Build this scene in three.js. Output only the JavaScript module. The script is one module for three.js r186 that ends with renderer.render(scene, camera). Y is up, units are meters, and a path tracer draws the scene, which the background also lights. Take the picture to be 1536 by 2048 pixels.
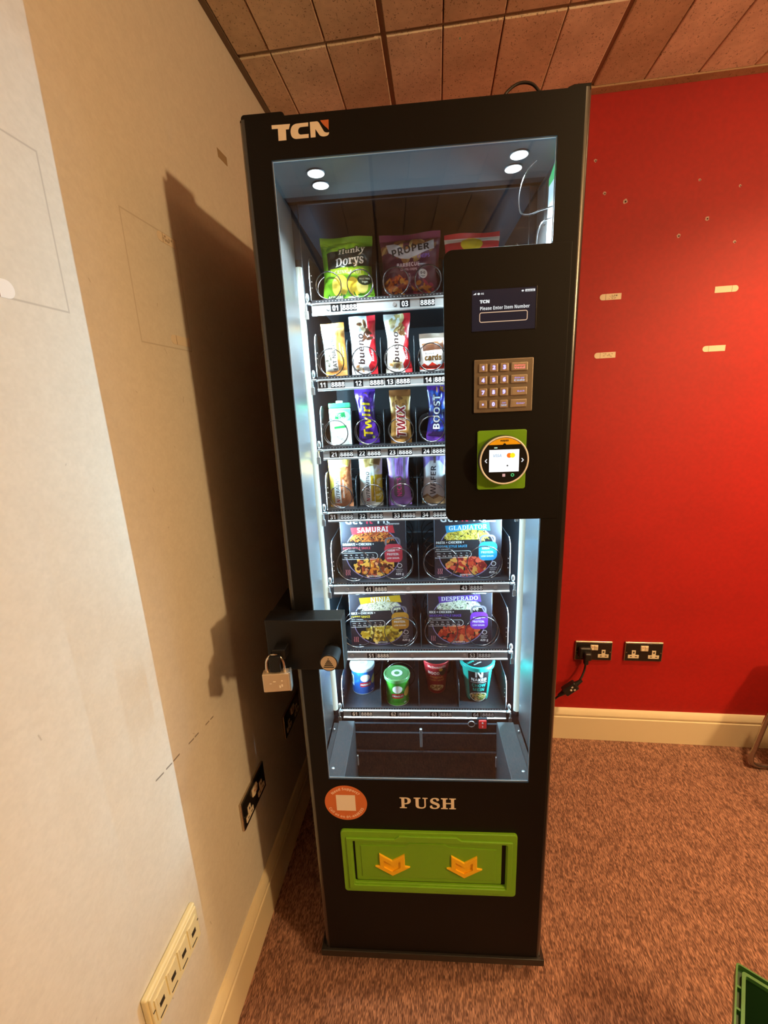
import * as THREE from 'three';
import { RoundedBoxGeometry } from 'three/addons/geometries/RoundedBoxGeometry.js';
import { RectAreaLightUniformsLib } from 'three/addons/lights/RectAreaLightUniformsLib.js';
import { FontLoader } from 'three/addons/loaders/FontLoader.js';
import { TextGeometry } from 'three/addons/geometries/TextGeometry.js';
import { mergeGeometries } from 'three/addons/utils/BufferGeometryUtils.js';

// ───────────────────────── camera, lights, exposure ─────────────────────────
const scene = new THREE.Scene();
scene.background = new THREE.Color(0x000000);
const camera = new THREE.PerspectiveCamera(99.82, 0.75, 0.02, 30);
camera.position.set(0.0355, 1.4706, 0.8207);
camera.rotation.set(-0.2454, 0.1303, -0.046, 'YXZ');
const renderer = new THREE.WebGLRenderer({ antialias: true });
renderer.toneMapping = THREE.LinearToneMapping;
renderer.toneMappingExposure = 1.0;
renderer.shadowMap.enabled = true;
RectAreaLightUniformsLib.init();
const WARM = new THREE.Color().setRGB(1.0, 0.64, 0.30);
const COOL = new THREE.Color().setRGB(0.46, 0.81, 1.0);
const SPOTC = new THREE.Color().setRGB(0.78, 0.94, 1.0);
// ceiling lamps of the room: [kind, x, z, intensity]
const LAMPS = [
  ['down', 0.62, 0.50, 2.0, 'round recessed downlight set in the ceiling in front of the vending machine'],
  ['down', 1.40, -0.25, 13.0, 'round recessed downlight set in the ceiling over the metal-framed chair'],
  ['globe', 1.92, 1.20, 10.0, 'white glass globe pendant hanging from the ceiling away from the walls'],
];
const LED = 1150;          // radiance of the two upright light tubes
const SPOT = 2.2;         // candela of each of the four small spots

// ───────────────────────── helpers ─────────────────────────
function rng(seed) { let a = seed >>> 0; return () => { a = (a + 0x6D2B79F5) | 0; let t = Math.imul(a ^ (a >>> 15), 1 | a); t = (t + Math.imul(t ^ (t >>> 7), 61 | t)) ^ t; return ((t ^ (t >>> 14)) >>> 0) / 4294967296; }; }
const lin = (r, g, b) => new THREE.Color().setRGB(r, g, b);
const std = (color, roughness = 0.6, metalness = 0, extra = {}) => new THREE.MeshStandardMaterial({ color, roughness, metalness, ...extra });
const phys = (o) => new THREE.MeshPhysicalMaterial(o);
function mesh(name, geo, mat, parent, pos) { const m = new THREE.Mesh(geo, mat); m.name = name; if (pos) m.position.set(...pos); parent.add(m); return m; }
const taken = {};
function numbered(n) { const k = taken[n] = (taken[n] ?? -1) + 1; return k ? `${n}_${String(k).padStart(3, '0')}` : n; }
function tag(o, label, category, group) { o.userData.label = label; o.userData.category = category; if (group) o.userData.group = group; return o; }
function struct(o) { o.userData.kind = 'structure'; return o; }
function thing(name, label, category, pos = [0, 0, 0], turn = 0, group) { const g = new THREE.Group(); g.name = numbered(name); g.position.set(...pos); g.rotation.y = turn; tag(g, label, category, group); scene.add(g); return g; }
const box = (w, h, d, x = 0, y = 0, z = 0) => new THREE.BoxGeometry(w, h, d).translate(x, y, z);
const span = (x0, x1, y0, y1, z0, z1) => box(x1 - x0, y1 - y0, z1 - z0, (x0 + x1) / 2, (y0 + y1) / 2, (z0 + z1) / 2);
const rbox = (w, h, d, r, x = 0, y = 0, z = 0, s = 2) => new RoundedBoxGeometry(w, h, d, s, r).translate(x, y, z);
const rspan = (x0, x1, y0, y1, z0, z1, r) => rbox(x1 - x0, y1 - y0, z1 - z0, r, (x0 + x1) / 2, (y0 + y1) / 2, (z0 + z1) / 2);
const V = (x, y, z) => new THREE.Vector3(x, y, z);
function tube(pts, r, seg = 40, rad = 8, closed = false) { return new THREE.TubeGeometry(new THREE.CatmullRomCurve3(pts.map(p => V(...p)), closed, 'centripetal'), seg, r, rad, closed); }
function cylZ(r, len, x, y, z, seg = 24, r2 = r) { return new THREE.CylinderGeometry(r2, r, len, seg).rotateX(Math.PI / 2).translate(x, y, z); }
function cylY(r, len, x, y, z, seg = 20, r2 = r) { return new THREE.CylinderGeometry(r2, r, len, seg).translate(x, y, z); }
function flat(g) { return g.index ? g.toNonIndexed() : g; }
function merge(list) { return mergeGeometries(list.map(g => { const q = flat(g); for (const k of Object.keys(q.attributes)) if (!['position', 'normal', 'uv'].includes(k)) q.deleteAttribute(k); return q; })); }
function rrect(x0, x1, y0, y1, r) { const s = new THREE.Shape(); rr(s, x0, x1, y0, y1, r); return s; }
function rr(s, x0, x1, y0, y1, r) { s.moveTo(x0 + r, y0); s.lineTo(x1 - r, y0); s.absarc(x1 - r, y0 + r, r, -Math.PI / 2, 0); s.lineTo(x1, y1 - r); s.absarc(x1 - r, y1 - r, r, 0, Math.PI / 2); s.lineTo(x0 + r, y1); s.absarc(x0 + r, y1 - r, r, Math.PI / 2, Math.PI); s.lineTo(x0, y0 + r); s.absarc(x0 + r, y0 + r, r, Math.PI, Math.PI * 1.5); return s; }
function poly(pts) { const s = new THREE.Shape(); pts.forEach(([x, y], i) => i ? s.lineTo(x, y) : s.moveTo(x, y)); s.closePath(); return s; }
function polyPath(pts) { const s = new THREE.Path(); pts.forEach(([x, y], i) => i ? s.lineTo(x, y) : s.moveTo(x, y)); s.closePath(); return s; }
function extr(shape, depth, bevel = 0, seg = 2) { return new THREE.ExtrudeGeometry(shape, { depth, bevelEnabled: bevel > 0, bevelThickness: bevel, bevelSize: bevel, bevelOffset: -bevel, bevelSegments: seg, curveSegments: 10 }); }
function canvasTex(w, h, draw, srgb = true) {
  const c = document.createElement('canvas'); c.width = w; c.height = h; const g = c.getContext('2d'); draw(g, w, h);
  const t = new THREE.CanvasTexture(c); if (srgb) t.colorSpace = THREE.SRGBColorSpace; t.anisotropy = 8; return t;
}
function T(g, s, x, y, size, col, o = {}) {
  g.save(); g.translate(x, y); if (o.rot) g.rotate(o.rot); if (o.sx || o.skew) g.transform(o.sx || 1, 0, o.skew || 0, 1, 0, 0);
  g.font = `${o.bold === false ? '' : 'bold '}${size}px ${o.font || 'sans-serif'}`; g.textAlign = o.align || 'center'; g.textBaseline = 'middle';
  if (o.stroke) { g.strokeStyle = o.stroke; g.lineWidth = o.sw || size * 0.2; g.lineJoin = 'round'; g.strokeText(s, 0, 0); }
  if (col) { g.fillStyle = col; g.fillText(s, 0, 0); } g.restore();
}
function arcText(g, s, cx, cy, r, mid, size, col, inward = false) {
  g.save(); g.font = `bold ${size}px sans-serif`; g.fillStyle = col; g.textAlign = 'center'; g.textBaseline = 'middle';
  const ws = [...s].map(ch => g.measureText(ch).width + size * 0.04), tot = ws.reduce((a, b) => a + b, 0) / r; let a = inward ? mid + tot / 2 : mid - tot / 2;
  [...s].forEach((ch, i) => { const da = ws[i] / r; a += (inward ? -1 : 1) * da / 2; g.save(); g.translate(cx + Math.cos(a) * r, cy + Math.sin(a) * r); g.rotate(a + (inward ? -Math.PI / 2 : Math.PI / 2)); g.fillText(ch, 0, 0); g.restore(); a += (inward ? -1 : 1) * da / 2; }); g.restore();
}
const rect = (g, c, x, y, w, h) => { g.fillStyle = c; g.fillRect(x, y, w, h); };
const ell = (g, c, x, y, a, b, r = 0) => { g.fillStyle = c; g.beginPath(); g.ellipse(x, y, a, b, r, 0, 7); g.fill(); };
const pol = (g, c, pts) => { g.fillStyle = c; g.beginPath(); pts.forEach(([x, y], i) => i ? g.lineTo(x, y) : g.moveTo(x, y)); g.closePath(); g.fill(); };
function blobs(g, R, cols, n, cx, cy, rx, ry, a, b) { for (let i = 0; i < n; i++) { const t = R() * 6.283, k = Math.sqrt(R()); ell(g, cols[Math.floor(R() * cols.length)], cx + Math.cos(t) * rx * k, cy + Math.sin(t) * ry * k, a * (0.5 + R()), b * (0.5 + R()), R() * 3.14); } }
// wrap-around value noise for computed maps
function noise2(n, seed, ny = n) { const R = rng(seed), a = new Float32Array(n * ny); for (let i = 0; i < a.length; i++) a[i] = R(); return (x, y) => { const xi = Math.floor(x), yi = Math.floor(y), fx = x - xi, fy = y - yi, s = fx * fx * (3 - 2 * fx), t = fy * fy * (3 - 2 * fy), m = v => ((v % n) + n) % n, k = v => ((v % ny) + ny) % ny, A = a[k(yi) * n + m(xi)], B = a[k(yi) * n + m(xi + 1)], C = a[k(yi + 1) * n + m(xi)], D = a[k(yi + 1) * n + m(xi + 1)]; return A + (B - A) * s + (C - A) * t + (A - B - C + D) * s * t; }; }
function dataTex(w, h, fn, srgb = true) { const d = new Uint8Array(w * h * 4); for (let y = 0; y < h; y++) for (let x = 0; x < w; x++) { const [r, g, b] = fn(x, y), i = (y * w + x) * 4; d[i] = r; d[i + 1] = g; d[i + 2] = b; d[i + 3] = 255; } const t = new THREE.DataTexture(d, w, h); t.magFilter = THREE.LinearFilter; t.minFilter = THREE.LinearMipmapLinearFilter; t.generateMipmaps = true; t.wrapS = t.wrapT = THREE.RepeatWrapping; if (srgb) t.colorSpace = THREE.SRGBColorSpace; t.needsUpdate = true; return t; }
function boxUV(geo, s = 1, ox = 0, oy = 0) { const q = flat(geo), p = q.attributes.position, n = q.attributes.normal, uv = new Float32Array(p.count * 2); for (let i = 0; i < p.count; i++) { const ax = Math.abs(n.getX(i)), ay = Math.abs(n.getY(i)), az = Math.abs(n.getZ(i)); let u, v; if (ay >= ax && ay >= az) { u = p.getX(i); v = p.getZ(i); } else if (ax >= az) { u = p.getZ(i); v = p.getY(i); } else { u = p.getX(i); v = p.getY(i); } uv[2 * i] = u * s + ox; uv[2 * i + 1] = v * s + oy; } q.setAttribute('uv', new THREE.BufferAttribute(uv, 2)); return q; }

// ───────────────────────── room ─────────────────────────
const XL = -0.494, ZR = -0.881, HC = 2.385, XR = 4.6, ZF = 3.6, TH = 0.054;
const cT = Math.cos(TH), sT = Math.sin(TH);
const mw = (x, y, z) => [cT * x + sT * z, y, -sT * x + cT * z];     // machine frame → room

// carpet: flecked pile, ribs running along z
const nA = noise2(256, 11, 64), nB = noise2(128, 12, 32), nC = noise2(16, 13);
const carpetFn = (x, y) => { const f = nA(x / 4, y / 16), f2 = nB(x / 8, y / 32), c = nC(x / 64, y / 64); return 0.5 + 0.95 * (0.62 * f + 0.38 * f2 - 0.5) + 0.08 * (c - 0.5); };
const carpetMap = dataTex(1024, 1024, (x, y) => { const k = carpetFn(x, y), t = Math.min(1, Math.max(0, (k - 0.22) / 0.56)); return [96 + 88 * t, 65 + 72 * t, 54 + 60 * t]; });
const carpetBump = dataTex(1024, 1024, (x, y) => { const k = carpetFn(x, y) * 255; return [k, k, k]; }, false);
const carpet = std(0xffffff, 0.96, 0, { map: carpetMap, bumpMap: carpetBump, bumpScale: 0.0025 });
struct(mesh('floor', boxUV(span(XL - 0.1, XR + 0.1, -0.1, 0, ZR - 0.1, ZF + 0.1), 1 / 0.36), carpet, scene));

// left wall: off-white paint with scuffs, a patched rectangle and a pencilled dashed line. map covers z −0.9…1.1, y 0…2.4
const px = (z, y) => [(z + 0.9) / 2.0 * 1600, 1920 - y / 2.4 * 1920];
const wallMap = canvasTex(1600, 1920, (g, w, h) => {
  const R = rng(5), nz = noise2(64, 21), nz2 = noise2(64, 22);
  rect(g, '#d9d5c9', 0, 0, w, h);
  const id = g.getImageData(0, 0, w, h); for (let y = 0; y < h; y++) for (let x = 0; x < w; x++) { const i = (y * w + x) * 4, k = (nz(x / 3, y / 3) - 0.5) * 6 + (nz2(x / 9, y / 9) - 0.5) * 5; id.data[i] += k; id.data[i + 1] += k; id.data[i + 2] += k; } g.putImageData(id, 0, 0);
  // thin edges where posters were taken down
  const outline = (z0, z1, y0, y1, line) => { const [a, b] = px(z0, y1), [c, d] = px(z1, y0); g.strokeStyle = line; g.lineWidth = 2; g.strokeRect(a, b, c - a, d - b); };
  outline(-0.12, 0.045, 1.60, 1.815, '#c4beb0');
  outline(0.20, 0.42, 1.62, 1.82, '#c0bbb0');
  // short scratches and a dashed pencil line
  g.lineCap = 'round';
  for (let i = 0; i < 40; i++) { const [x, y] = px(-0.3 + R() * 1.1, 0.2 + R() * 1.5); g.strokeStyle = '#b0a99b'; g.lineWidth = 1; g.beginPath(); g.moveTo(x, y); g.lineTo(x + R() * 10 - 5, y + R() * 10); g.stroke(); }
  g.strokeStyle = '#6a6359'; g.lineWidth = 2; let z = 0.222; while (z > 0.02) { const l = 0.006 + R() * 0.02; const yy = 0.785 + (z - 0.046) * 0.137; const [a, b] = px(z, yy), [c, d] = px(z - l, yy - l * 0.137 + (R() - 0.5) * 0.002); if (!(z < 0.165 && z > 0.14) && !(z < 0.09 && z > 0.07)) { g.beginPath(); g.moveTo(a, b); g.lineTo(c, d); g.stroke(); } z -= l + 0.004 + R() * 0.008; }
});
wallMap.wrapS = wallMap.wrapT = THREE.ClampToEdgeWrapping;
function wallUV(geo) { const p = geo.attributes.position, uv = geo.attributes.uv; for (let i = 0; i < p.count; i++) uv.setXY(i, (p.getZ(i) + 0.9) / 2.0, p.getY(i) / 2.4); return geo; }
struct(mesh('wall_left', wallUV(flat(span(XL - 0.12, XL, -0.1, HC + 0.2, ZR - 0.1, ZF + 0.1))), std(0xffffff, 0.85, 0, { map: wallMap }), scene));
// red back wall
const nR = noise2(8, 31, 16), nR2 = noise2(256, 32);
const redMap = dataTex(512, 512, (x, y) => { const k = (nR(x / 64, y / 32) - 0.5) * 10 + (nR2(x / 2, y / 2) - 0.5) * 12; return [170 + k, 16 + k * 0.25, 12 + k * 0.2]; });
const wallRed = struct(mesh('wall_back', boxUV(span(XL - 0.12, XR + 0.12, -0.1, HC + 0.2, ZR - 0.12, ZR), 0.5), std(0xffffff, 0.62, 0, { map: redMap }), scene));
const plain = std(lin(0.12, 0.10, 0.08), 0.9);
struct(mesh('wall_right', span(XR, XR + 0.12, -0.1, HC + 0.2, ZR - 0.1, ZF + 0.1), plain, scene));
struct(mesh('wall_front', span(XL - 0.12, XR + 0.12, -0.1, HC + 0.2, ZF, ZF + 0.12), plain, scene));
// screw holes left in the red wall: plaster crater with a dark hole
const plaster = std(lin(0.55, 0.40, 0.36), 0.95), hole = std(lin(0.05, 0.005, 0.005), 0.95);
[[0.554, 2.202, 5], [0.589, 2.107, 5], [0.655, 2.078, 7], [0.875, 2.118, 4], [0.997, 2.09, 4], [0.911, 2.006, 6], [0.83, 1.963, 6], [1.003, 1.931, 5]].forEach(([x, y, r], i) => {
  const R = rng(40 + i), s = new THREE.Shape(); for (let k = 0; k <= 12; k++) { const a = k / 12 * 6.2832, q = r * 0.001 * (0.75 + R() * 0.5); k ? s.lineTo(Math.cos(a) * q, Math.sin(a) * q) : s.moveTo(Math.cos(a) * q, Math.sin(a) * q); }
  mesh('plaster_chip', extr(s, 0.0006), plaster, wallRed, [x, y, ZR]);
  mesh('screw_hole', cylZ(r * 0.00042, 0.001, 0, 0, 0.0004, 10), hole, wallRed, [x + 0.001, y - 0.001, ZR]);
});
// ceiling: slab, grooved tile planks, tee bars, edge trim, dark shadow-gap strip
const nE = noise2(64, 51, 64), nE2 = noise2(320, 52, 200), nE3 = noise2(8, 53), nE4 = noise2(205, 54, 146);
const ceilMap = dataTex(1024, 1024, (x, y) => { const big = (nE3(x / 128, y / 128) - 0.5) * 26, mid = (nE(x / 16, y / 16) - 0.5) * 14, f = nE2(x / 3.2, y / 5.12), g2 = nE4(x * 205 / 1024, y * 146 / 1024); let k = big + mid; if (f > 0.83 && g2 > 0.42) k -= 66; return [238 + k, 222 + k, 200 + k]; });
const tileMats = [0xffffff, 0xf4efe8, 0xeae4da].map(c => std(c, 0.95, 0, { map: ceilMap }));
const slabMat = std(lin(0.42, 0.34, 0.26), 0.95), teeMat = std(lin(0.34, 0.26, 0.19), 0.8);
const ceiling = struct(mesh('ceiling', span(XL - 0.1, XR + 0.1, HC + 0.012, HC + 0.2, ZR - 0.1, ZF + 0.1), slabMat, scene));
const gx0 = -0.088 - 0.606, gz0 = -0.54 - 0.606, PW = 0.1515;
const RT = rng(77);
for (let i = 0; i < 36; i++) for (let j = 0; j < 8; j++) {
  let x0 = gx0 + i * PW + (i % 4 === 0 ? 0.007 : 0.0016), x1 = gx0 + (i + 1) * PW - (i % 4 === 3 ? 0.007 : 0.0016), z0 = gz0 + j * 0.606 + 0.007, z1 = z0 + 0.606 - 0.014;
  x0 = Math.max(x0, XL + 0.016); z0 = Math.max(z0, ZR + 0.034); x1 = Math.min(x1, XR - 0.01); z1 = Math.min(z1, ZF - 0.01);
  if (x1 - x0 < 0.01 || z1 - z0 < 0.01) continue;
  const s = poly([[x0, -z1], [x1, -z1], [x1, -z0], [x0, -z0]]);
  const g = extr(s, 0.008, 0.002, 1).rotateX(-Math.PI / 2).translate(0, HC + 0.002 - (RT() * 0.0012), 0);
  mesh('ceiling_tile', boxUV(g, 1 / 0.7, RT() * 3, RT() * 3), tileMats[Math.floor(RT() * 3)], ceiling);
}
for (let i = 0; i < 9; i++) { const x = gx0 + i * 0.606; if (x > XL) mesh('tee_bar', span(x - 0.009, x + 0.009, HC + 0.006, HC + 0.013, ZR, ZF), teeMat, ceiling); }
for (let j = 0; j < 8; j++) { const z = gz0 + j * 0.606; if (z > ZR) mesh('tee_bar', span(XL, XR, HC + 0.006, HC + 0.0125, z - 0.009, z + 0.009), teeMat, ceiling); }
const trimMat = std(lin(0.55, 0.42, 0.31), 0.8, 0, { map: ceilMap });
struct(mesh('trim_1', boxUV(rspan(XL, XR, HC - 0.004, HC + 0.014, ZR - 0.002, ZR + 0.034, 0.003), 1.4), trimMat, scene));
struct(mesh('shadow_gap_2', span(XL - 0.002, XL + 0.015, HC - 0.002, HC + 0.014, ZR + 0.034, ZF), std(lin(0.20, 0.15, 0.10), 0.8), scene));  // shadow gap along the left wall, its shade put into the dark brown
// baseboards with a moulded top
const baseMat = std(lin(0.78, 0.68, 0.46), 0.5);
function baseProfile() { const s = new THREE.Shape(); s.moveTo(0, 0); s.lineTo(0.018, 0); s.lineTo(0.018, 0.106); s.quadraticCurveTo(0.0185, 0.110, 0.014, 0.111); s.lineTo(0.014, 0.115); s.quadraticCurveTo(0.0175, 0.116, 0.0165, 0.124); s.quadraticCurveTo(0.012, 0.138, 0.006, 0.145); s.lineTo(0, 0.146); s.closePath(); return s; }
struct(mesh('baseboard_left', extr(baseProfile(), ZF - ZR).translate(XL, 0, ZR), baseMat, scene));
struct(mesh('baseboard_back', extr(baseProfile(), XR - XL - 0.018).rotateY(-Math.PI / 2).translate(XR, 0, ZR), baseMat, scene));

// room lamps
for (const [kind, x, z, I, label] of LAMPS) {
  const bulbMat = std(0x000000, 0.5, 0, { emissive: WARM, emissiveIntensity: 8 }), white = std(lin(0.8, 0.78, 0.72), 0.4);
  if (kind === 'down') {
    const t = thing('downlight', label, 'lamp', [x, HC, z]);
    mesh('trim_ring', new THREE.TorusGeometry(0.05, 0.006, 8, 32).rotateX(Math.PI / 2), white, t, [0, -0.002, 0]);
    mesh('lens', new THREE.CylinderGeometry(0.046, 0.046, 0.006, 32), bulbMat, t, [0, -0.001, 0]);
    const l = new THREE.SpotLight(WARM, I, 0, 1.2, 1.0, 2); l.position.set(0, -0.012, 0); l.target.position.set(0, -2, 0); l.shadow.radius = 2; l.castShadow = true; t.add(l, l.target);
  } else {
    const t = thing('globe_lamp', label, 'lamp', [x, HC, z]);
    mesh('ceiling_rose', new THREE.CylinderGeometry(0.05, 0.06, 0.02, 24), white, t, [0, -0.012, 0]);
    mesh('cord', cylY(0.003, 0.32, 0, -0.16, 0, 8), white, t); mesh('shade', new THREE.SphereGeometry(0.07, 24, 16), bulbMat, t, [0, -0.385, 0]);
    const l = new THREE.PointLight(WARM, I, 0, 2); l.position.set(0, -0.385, 0); l.shadow.radius = 3; l.castShadow = true; t.add(l);
  }
}

// ───────────────────────── vending machine ─────────────────────────
const VM = thing('vending_machine', 'tall narrow black vending machine with lit glass front, keypad and green push flap', 'vending machine', [0, 0, 0], TH);
const W2 = 0.2813, TOP = 1.93, BOT = 0.065;
const GL = -0.2315, GR = 0.2304, GT = 1.8696, GB = 0.6173;
const black = phys({ color: lin(0.0045, 0.004, 0.0038), roughness: 0.5, specularIntensity: 0.4 }), blackGloss = phys({ color: lin(0.006, 0.005, 0.0045), roughness: 0.3, clearcoat: 1, clearcoatRoughness: 0.24 }), liner = phys({ color: lin(0.007, 0.0085, 0.012), roughness: 0.55, specularIntensity: 0.4 }), binMat = std(lin(0.026, 0.029, 0.032), 0.5);
const steel = phys({ color: lin(0.25, 0.265, 0.275), metalness: 1, roughness: 0.4, anisotropy: 0.5 });
const greySteel = phys({ color: lin(0.07, 0.077, 0.083), metalness: 0.6, roughness: 0.42 });
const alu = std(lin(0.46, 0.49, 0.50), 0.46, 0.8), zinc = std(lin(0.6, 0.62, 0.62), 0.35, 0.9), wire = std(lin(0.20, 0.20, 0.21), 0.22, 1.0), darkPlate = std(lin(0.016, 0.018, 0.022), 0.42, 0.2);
// door front sheet with window opening
{ const s = poly([[-W2 + 0.011, BOT], [W2 - 0.011, BOT], [W2 - 0.011, TOP], [-W2 + 0.011, TOP]]); s.holes.push(polyPath([[GL, GB], [GL, GT], [GR, GT], [GR, GB]])); mesh('door_panel', extr(s, 0.002).translate(0, 0, -0.002), black, VM); }
for (const sd of [-1, 1]) {   // rounded upright edges of the door
  const s = new THREE.Shape(), r = 0.011, x0 = W2; s.moveTo(x0 - r, 0); s.absarc(x0 - r, -r, r, Math.PI / 2, 0, true); s.lineTo(x0, -0.2); s.lineTo(x0 - 0.003, -0.2); s.lineTo(x0 - 0.003, -r); s.absarc(x0 - r, -r, r - 0.003, 0, Math.PI / 2, false); s.closePath();
  const g = new THREE.ExtrudeGeometry(s, { depth: TOP - BOT, bevelEnabled: false, curveSegments: 10 }).rotateX(-Math.PI / 2); // shape y → −z
  const q = g.clone().scale(sd, 1, -1); if (sd > 0) flipWinding(q); q.translate(0, BOT, 0); q.computeVertexNormals(); mesh('door_edge', smoothFix(q), blackGloss, VM);
}
function flipWinding(g) { if (g.index) { const a = g.index.array; for (let i = 0; i < a.length; i += 3) { const t = a[i]; a[i] = a[i + 1]; a[i + 1] = t; } } else { for (const k of Object.keys(g.attributes)) { const at = g.attributes[k], n = at.itemSize, a = at.array; for (let i = 0; i < at.count; i += 3) for (let c = 0; c < n; c++) { const t = a[i * n + c]; a[i * n + c] = a[(i + 1) * n + c]; a[(i + 1) * n + c] = t; } } } return g; }
function smoothFix(g) { return g; }
mesh('door_top', span(-W2 + 0.003, W2 - 0.003, TOP - 0.003, TOP, -0.2, -0.002), black, VM);
mesh('door_bottom', span(-W2 + 0.003, W2 - 0.003, BOT, BOT + 0.003, -0.2, -0.002), black, VM);
mesh('kick_plate', rspan(-0.293, 0.289, 0.043, 0.0645, -0.18, 0.006, 0.002), std(lin(0.02, 0.018, 0.016), 0.3), VM);
mesh('hinge_plate', extr(rrect(-0.2825, -0.2085, 1.90, 1.947, 0.006), 0.05, 0.0015).translate(0, 0, -0.07), black, VM);
mesh('hinge_plate', extr(poly([[0.2395, 1.929], [0.247, 1.937], [0.255, 1.9395], [0.281, 1.9395], [0.281, 1.931], [0.28, 1.929]]), 0.05, 0.001).translate(0, 0, -0.06), black, VM);
// cabinet behind the door
mesh('cabinet_side', span(-W2 + 0.001, -W2 + 0.009, BOT, TOP, -0.80, -0.203), liner, VM);
mesh('cabinet_side', span(W2 - 0.009, W2 - 0.001, BOT, TOP, -0.80, -0.203), liner, VM);
mesh('cabinet_back', span(-W2 + 0.009, W2 - 0.009, BOT, TOP, -0.80, -0.79), liner, VM);
mesh('cabinet_top', span(-W2 + 0.009, W2 - 0.009, 1.908, TOP, -0.79, -0.203), liner, VM);
mesh('cabinet_base', span(-W2 + 0.009, W2 - 0.009, BOT, BOT + 0.03, -0.79, -0.203), liner, VM);
mesh('back_liner', span(-W2 + 0.009, W2 - 0.009, 0.3, 1.908, -0.72, -0.715), liner, VM);
{ const s = rrect(-0.2725, 0.2725, 0.46, 1.9075, 0.002); s.holes.push(rr(new THREE.Path(), -0.2705, 0.2705, 0.48, 1.8955, 0.004)); mesh('cabinet_rim', extr(s, 0.003, 0.0008).translate(0, 0, -0.2335), liner, VM); }
mesh('rim_edge', merge([span(-0.246, 0.246, 1.8945, 1.8965, -0.232, -0.2285), span(-0.247, -0.2455, 1.70, 1.8955, -0.232, -0.2285), span(0.2455, 0.247, 1.70, 1.8955, -0.232, -0.2285)]), greySteel, VM);
for (const [x, z] of [[-0.23, -0.06], [0.23, -0.03], [-0.23, -0.7], [0.23, -0.7]]) { const f = new THREE.Group(); f.name = 'levelling_foot'; f.position.set(x, 0, z); VM.add(f); mesh('pad', cylY(0.017, 0.012, 0, 0.006, 0), zinc, f); mesh('stem', cylY(0.005, 0.055, 0, 0.038, 0), zinc, f); }
// inside of the door: steel cheeks, ceiling with four small spots
for (const sd of [-1, 1]) mesh('steel_cheek', span(sd > 0 ? 0.2605 : -0.2625, sd > 0 ? 0.2625 : -0.2605, 0.60, 1.887, -0.225, -0.006), steel, VM);
mesh('door_ceiling', span(-0.2605, 0.2605, 1.885, 1.888, -0.17, -0.004), greySteel, VM);
mesh('wiring_cover', span(-0.2605, 0.2605, 1.889, 1.906, -0.2, -0.004), liner, VM);
const spotGlow = std(0x111111, 0.4, 0, { emissive: lin(0.86, 0.98, 1), emissiveIntensity: 3 });
for (const [x, z] of [[-0.174, -0.083], [-0.1745, -0.128], [0.189, -0.080], [0.189, -0.126]]) {
  const s = new THREE.Group(); s.name = 'spot_lamp'; s.position.set(x, 1.885, z); VM.add(s);
  mesh('bezel', new THREE.TorusGeometry(0.0162, 0.0014, 8, 28).rotateX(Math.PI / 2), greySteel, s, [0, -0.001, 0]); mesh('lens', cylY(0.0155, 0.002, 0, -0.001, 0, 28), spotGlow, s);
  const l = new THREE.SpotLight(SPOTC, SPOT, 0, 0.95, 1.0, 2); l.position.set(0, -0.004, 0); l.target.position.set(0, -1, -0.12); l.shadow.radius = 0.7; l.castShadow = true; s.add(l, l.target);
}
// upright light tubes
const tubeGlow = std(lin(0.4, 0.45, 0.42), 0.5, 0, { emissive: lin(0.80, 1.0, 0.90), emissiveIntensity: 0.38 });
for (const sd of [-1, 1]) {
  const t = new THREE.Group(); t.name = 'light_tube'; t.position.set(sd * 0.2600, 1.195, -0.250); VM.add(t);
  mesh('diffuser', cylY(0.0082, 1.17, 0, 0, 0, 18), tubeGlow, t); mesh('end_cap', cylY(0.009, 0.014, 0, 0.591, 0, 18), liner, t); mesh('end_cap', cylY(0.009, 0.014, 0, -0.591, 0, 18), liner, t);
  const l = new THREE.RectAreaLight(COOL, LED, 0.008, 1.16); l.position.set(-sd * 0.0080, 0, -0.0060); t.add(l);
  const dir = new THREE.Vector3(-sd, 0, -0.75).normalize(); l.quaternion.setFromUnitVectors(V(0, 0, -1), dir);
}
// window glass; added pale strips stand in for its lit edges
mesh('window_glass', span(GL - 0.008, GR + 0.008, GB - 0.008, GT + 0.008, -0.0062, -0.0058), phys({ color: 0xffffff, roughness: 0.02, transmission: 1, thickness: 0, ior: 1.45, transparent: false }), VM);
mesh('glass_edge_glint', merge([span(GL, GR, GB, GB + 0.0022, -0.0054, -0.003), span(GL, GL + 0.0012, GB, GT, -0.0054, -0.003), span(GR - 0.0012, GR, GB, GT, -0.0054, -0.003), span(GL, GR, GT - 0.001, GT, -0.0054, -0.003)]), alu, VM);
// delivery bay below the trays
for (const sd of [-1, 1]) { const g = new THREE.Group(); g.name = 'bay_ledge'; VM.add(g); mesh('plate', rspan(sd > 0 ? 0.2 : -0.246, sd > 0 ? 0.246 : -0.2, 0.588, 0.594, -0.222, -0.008, 0.002), binMat, g); mesh('side_flange', span(sd > 0 ? 0.247 : -0.2605, sd > 0 ? 0.2605 : -0.247, 0.578, 0.586, -0.222, -0.008), binMat, g); mesh('cheek', span(sd > 0 ? 0.2 : -0.203, sd > 0 ? 0.203 : -0.2, 0.33, 0.588, -0.222, -0.02), binMat, g); mesh('screw', new THREE.SphereGeometry(0.0042, 12, 8, 0, 6.3, 0, 1.57).scale(1, 0.6, 1), zinc, g, [sd * 0.233, 0.594, -0.055]); mesh('screw', new THREE.SphereGeometry(0.003, 12, 8), zinc, g, [sd * 0.254, 0.592, -0.19]); }
mesh('bay_front', span(-0.2605, 0.2605, 0.33, 0.612, -0.012, -0.0065), binMat, VM);
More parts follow.
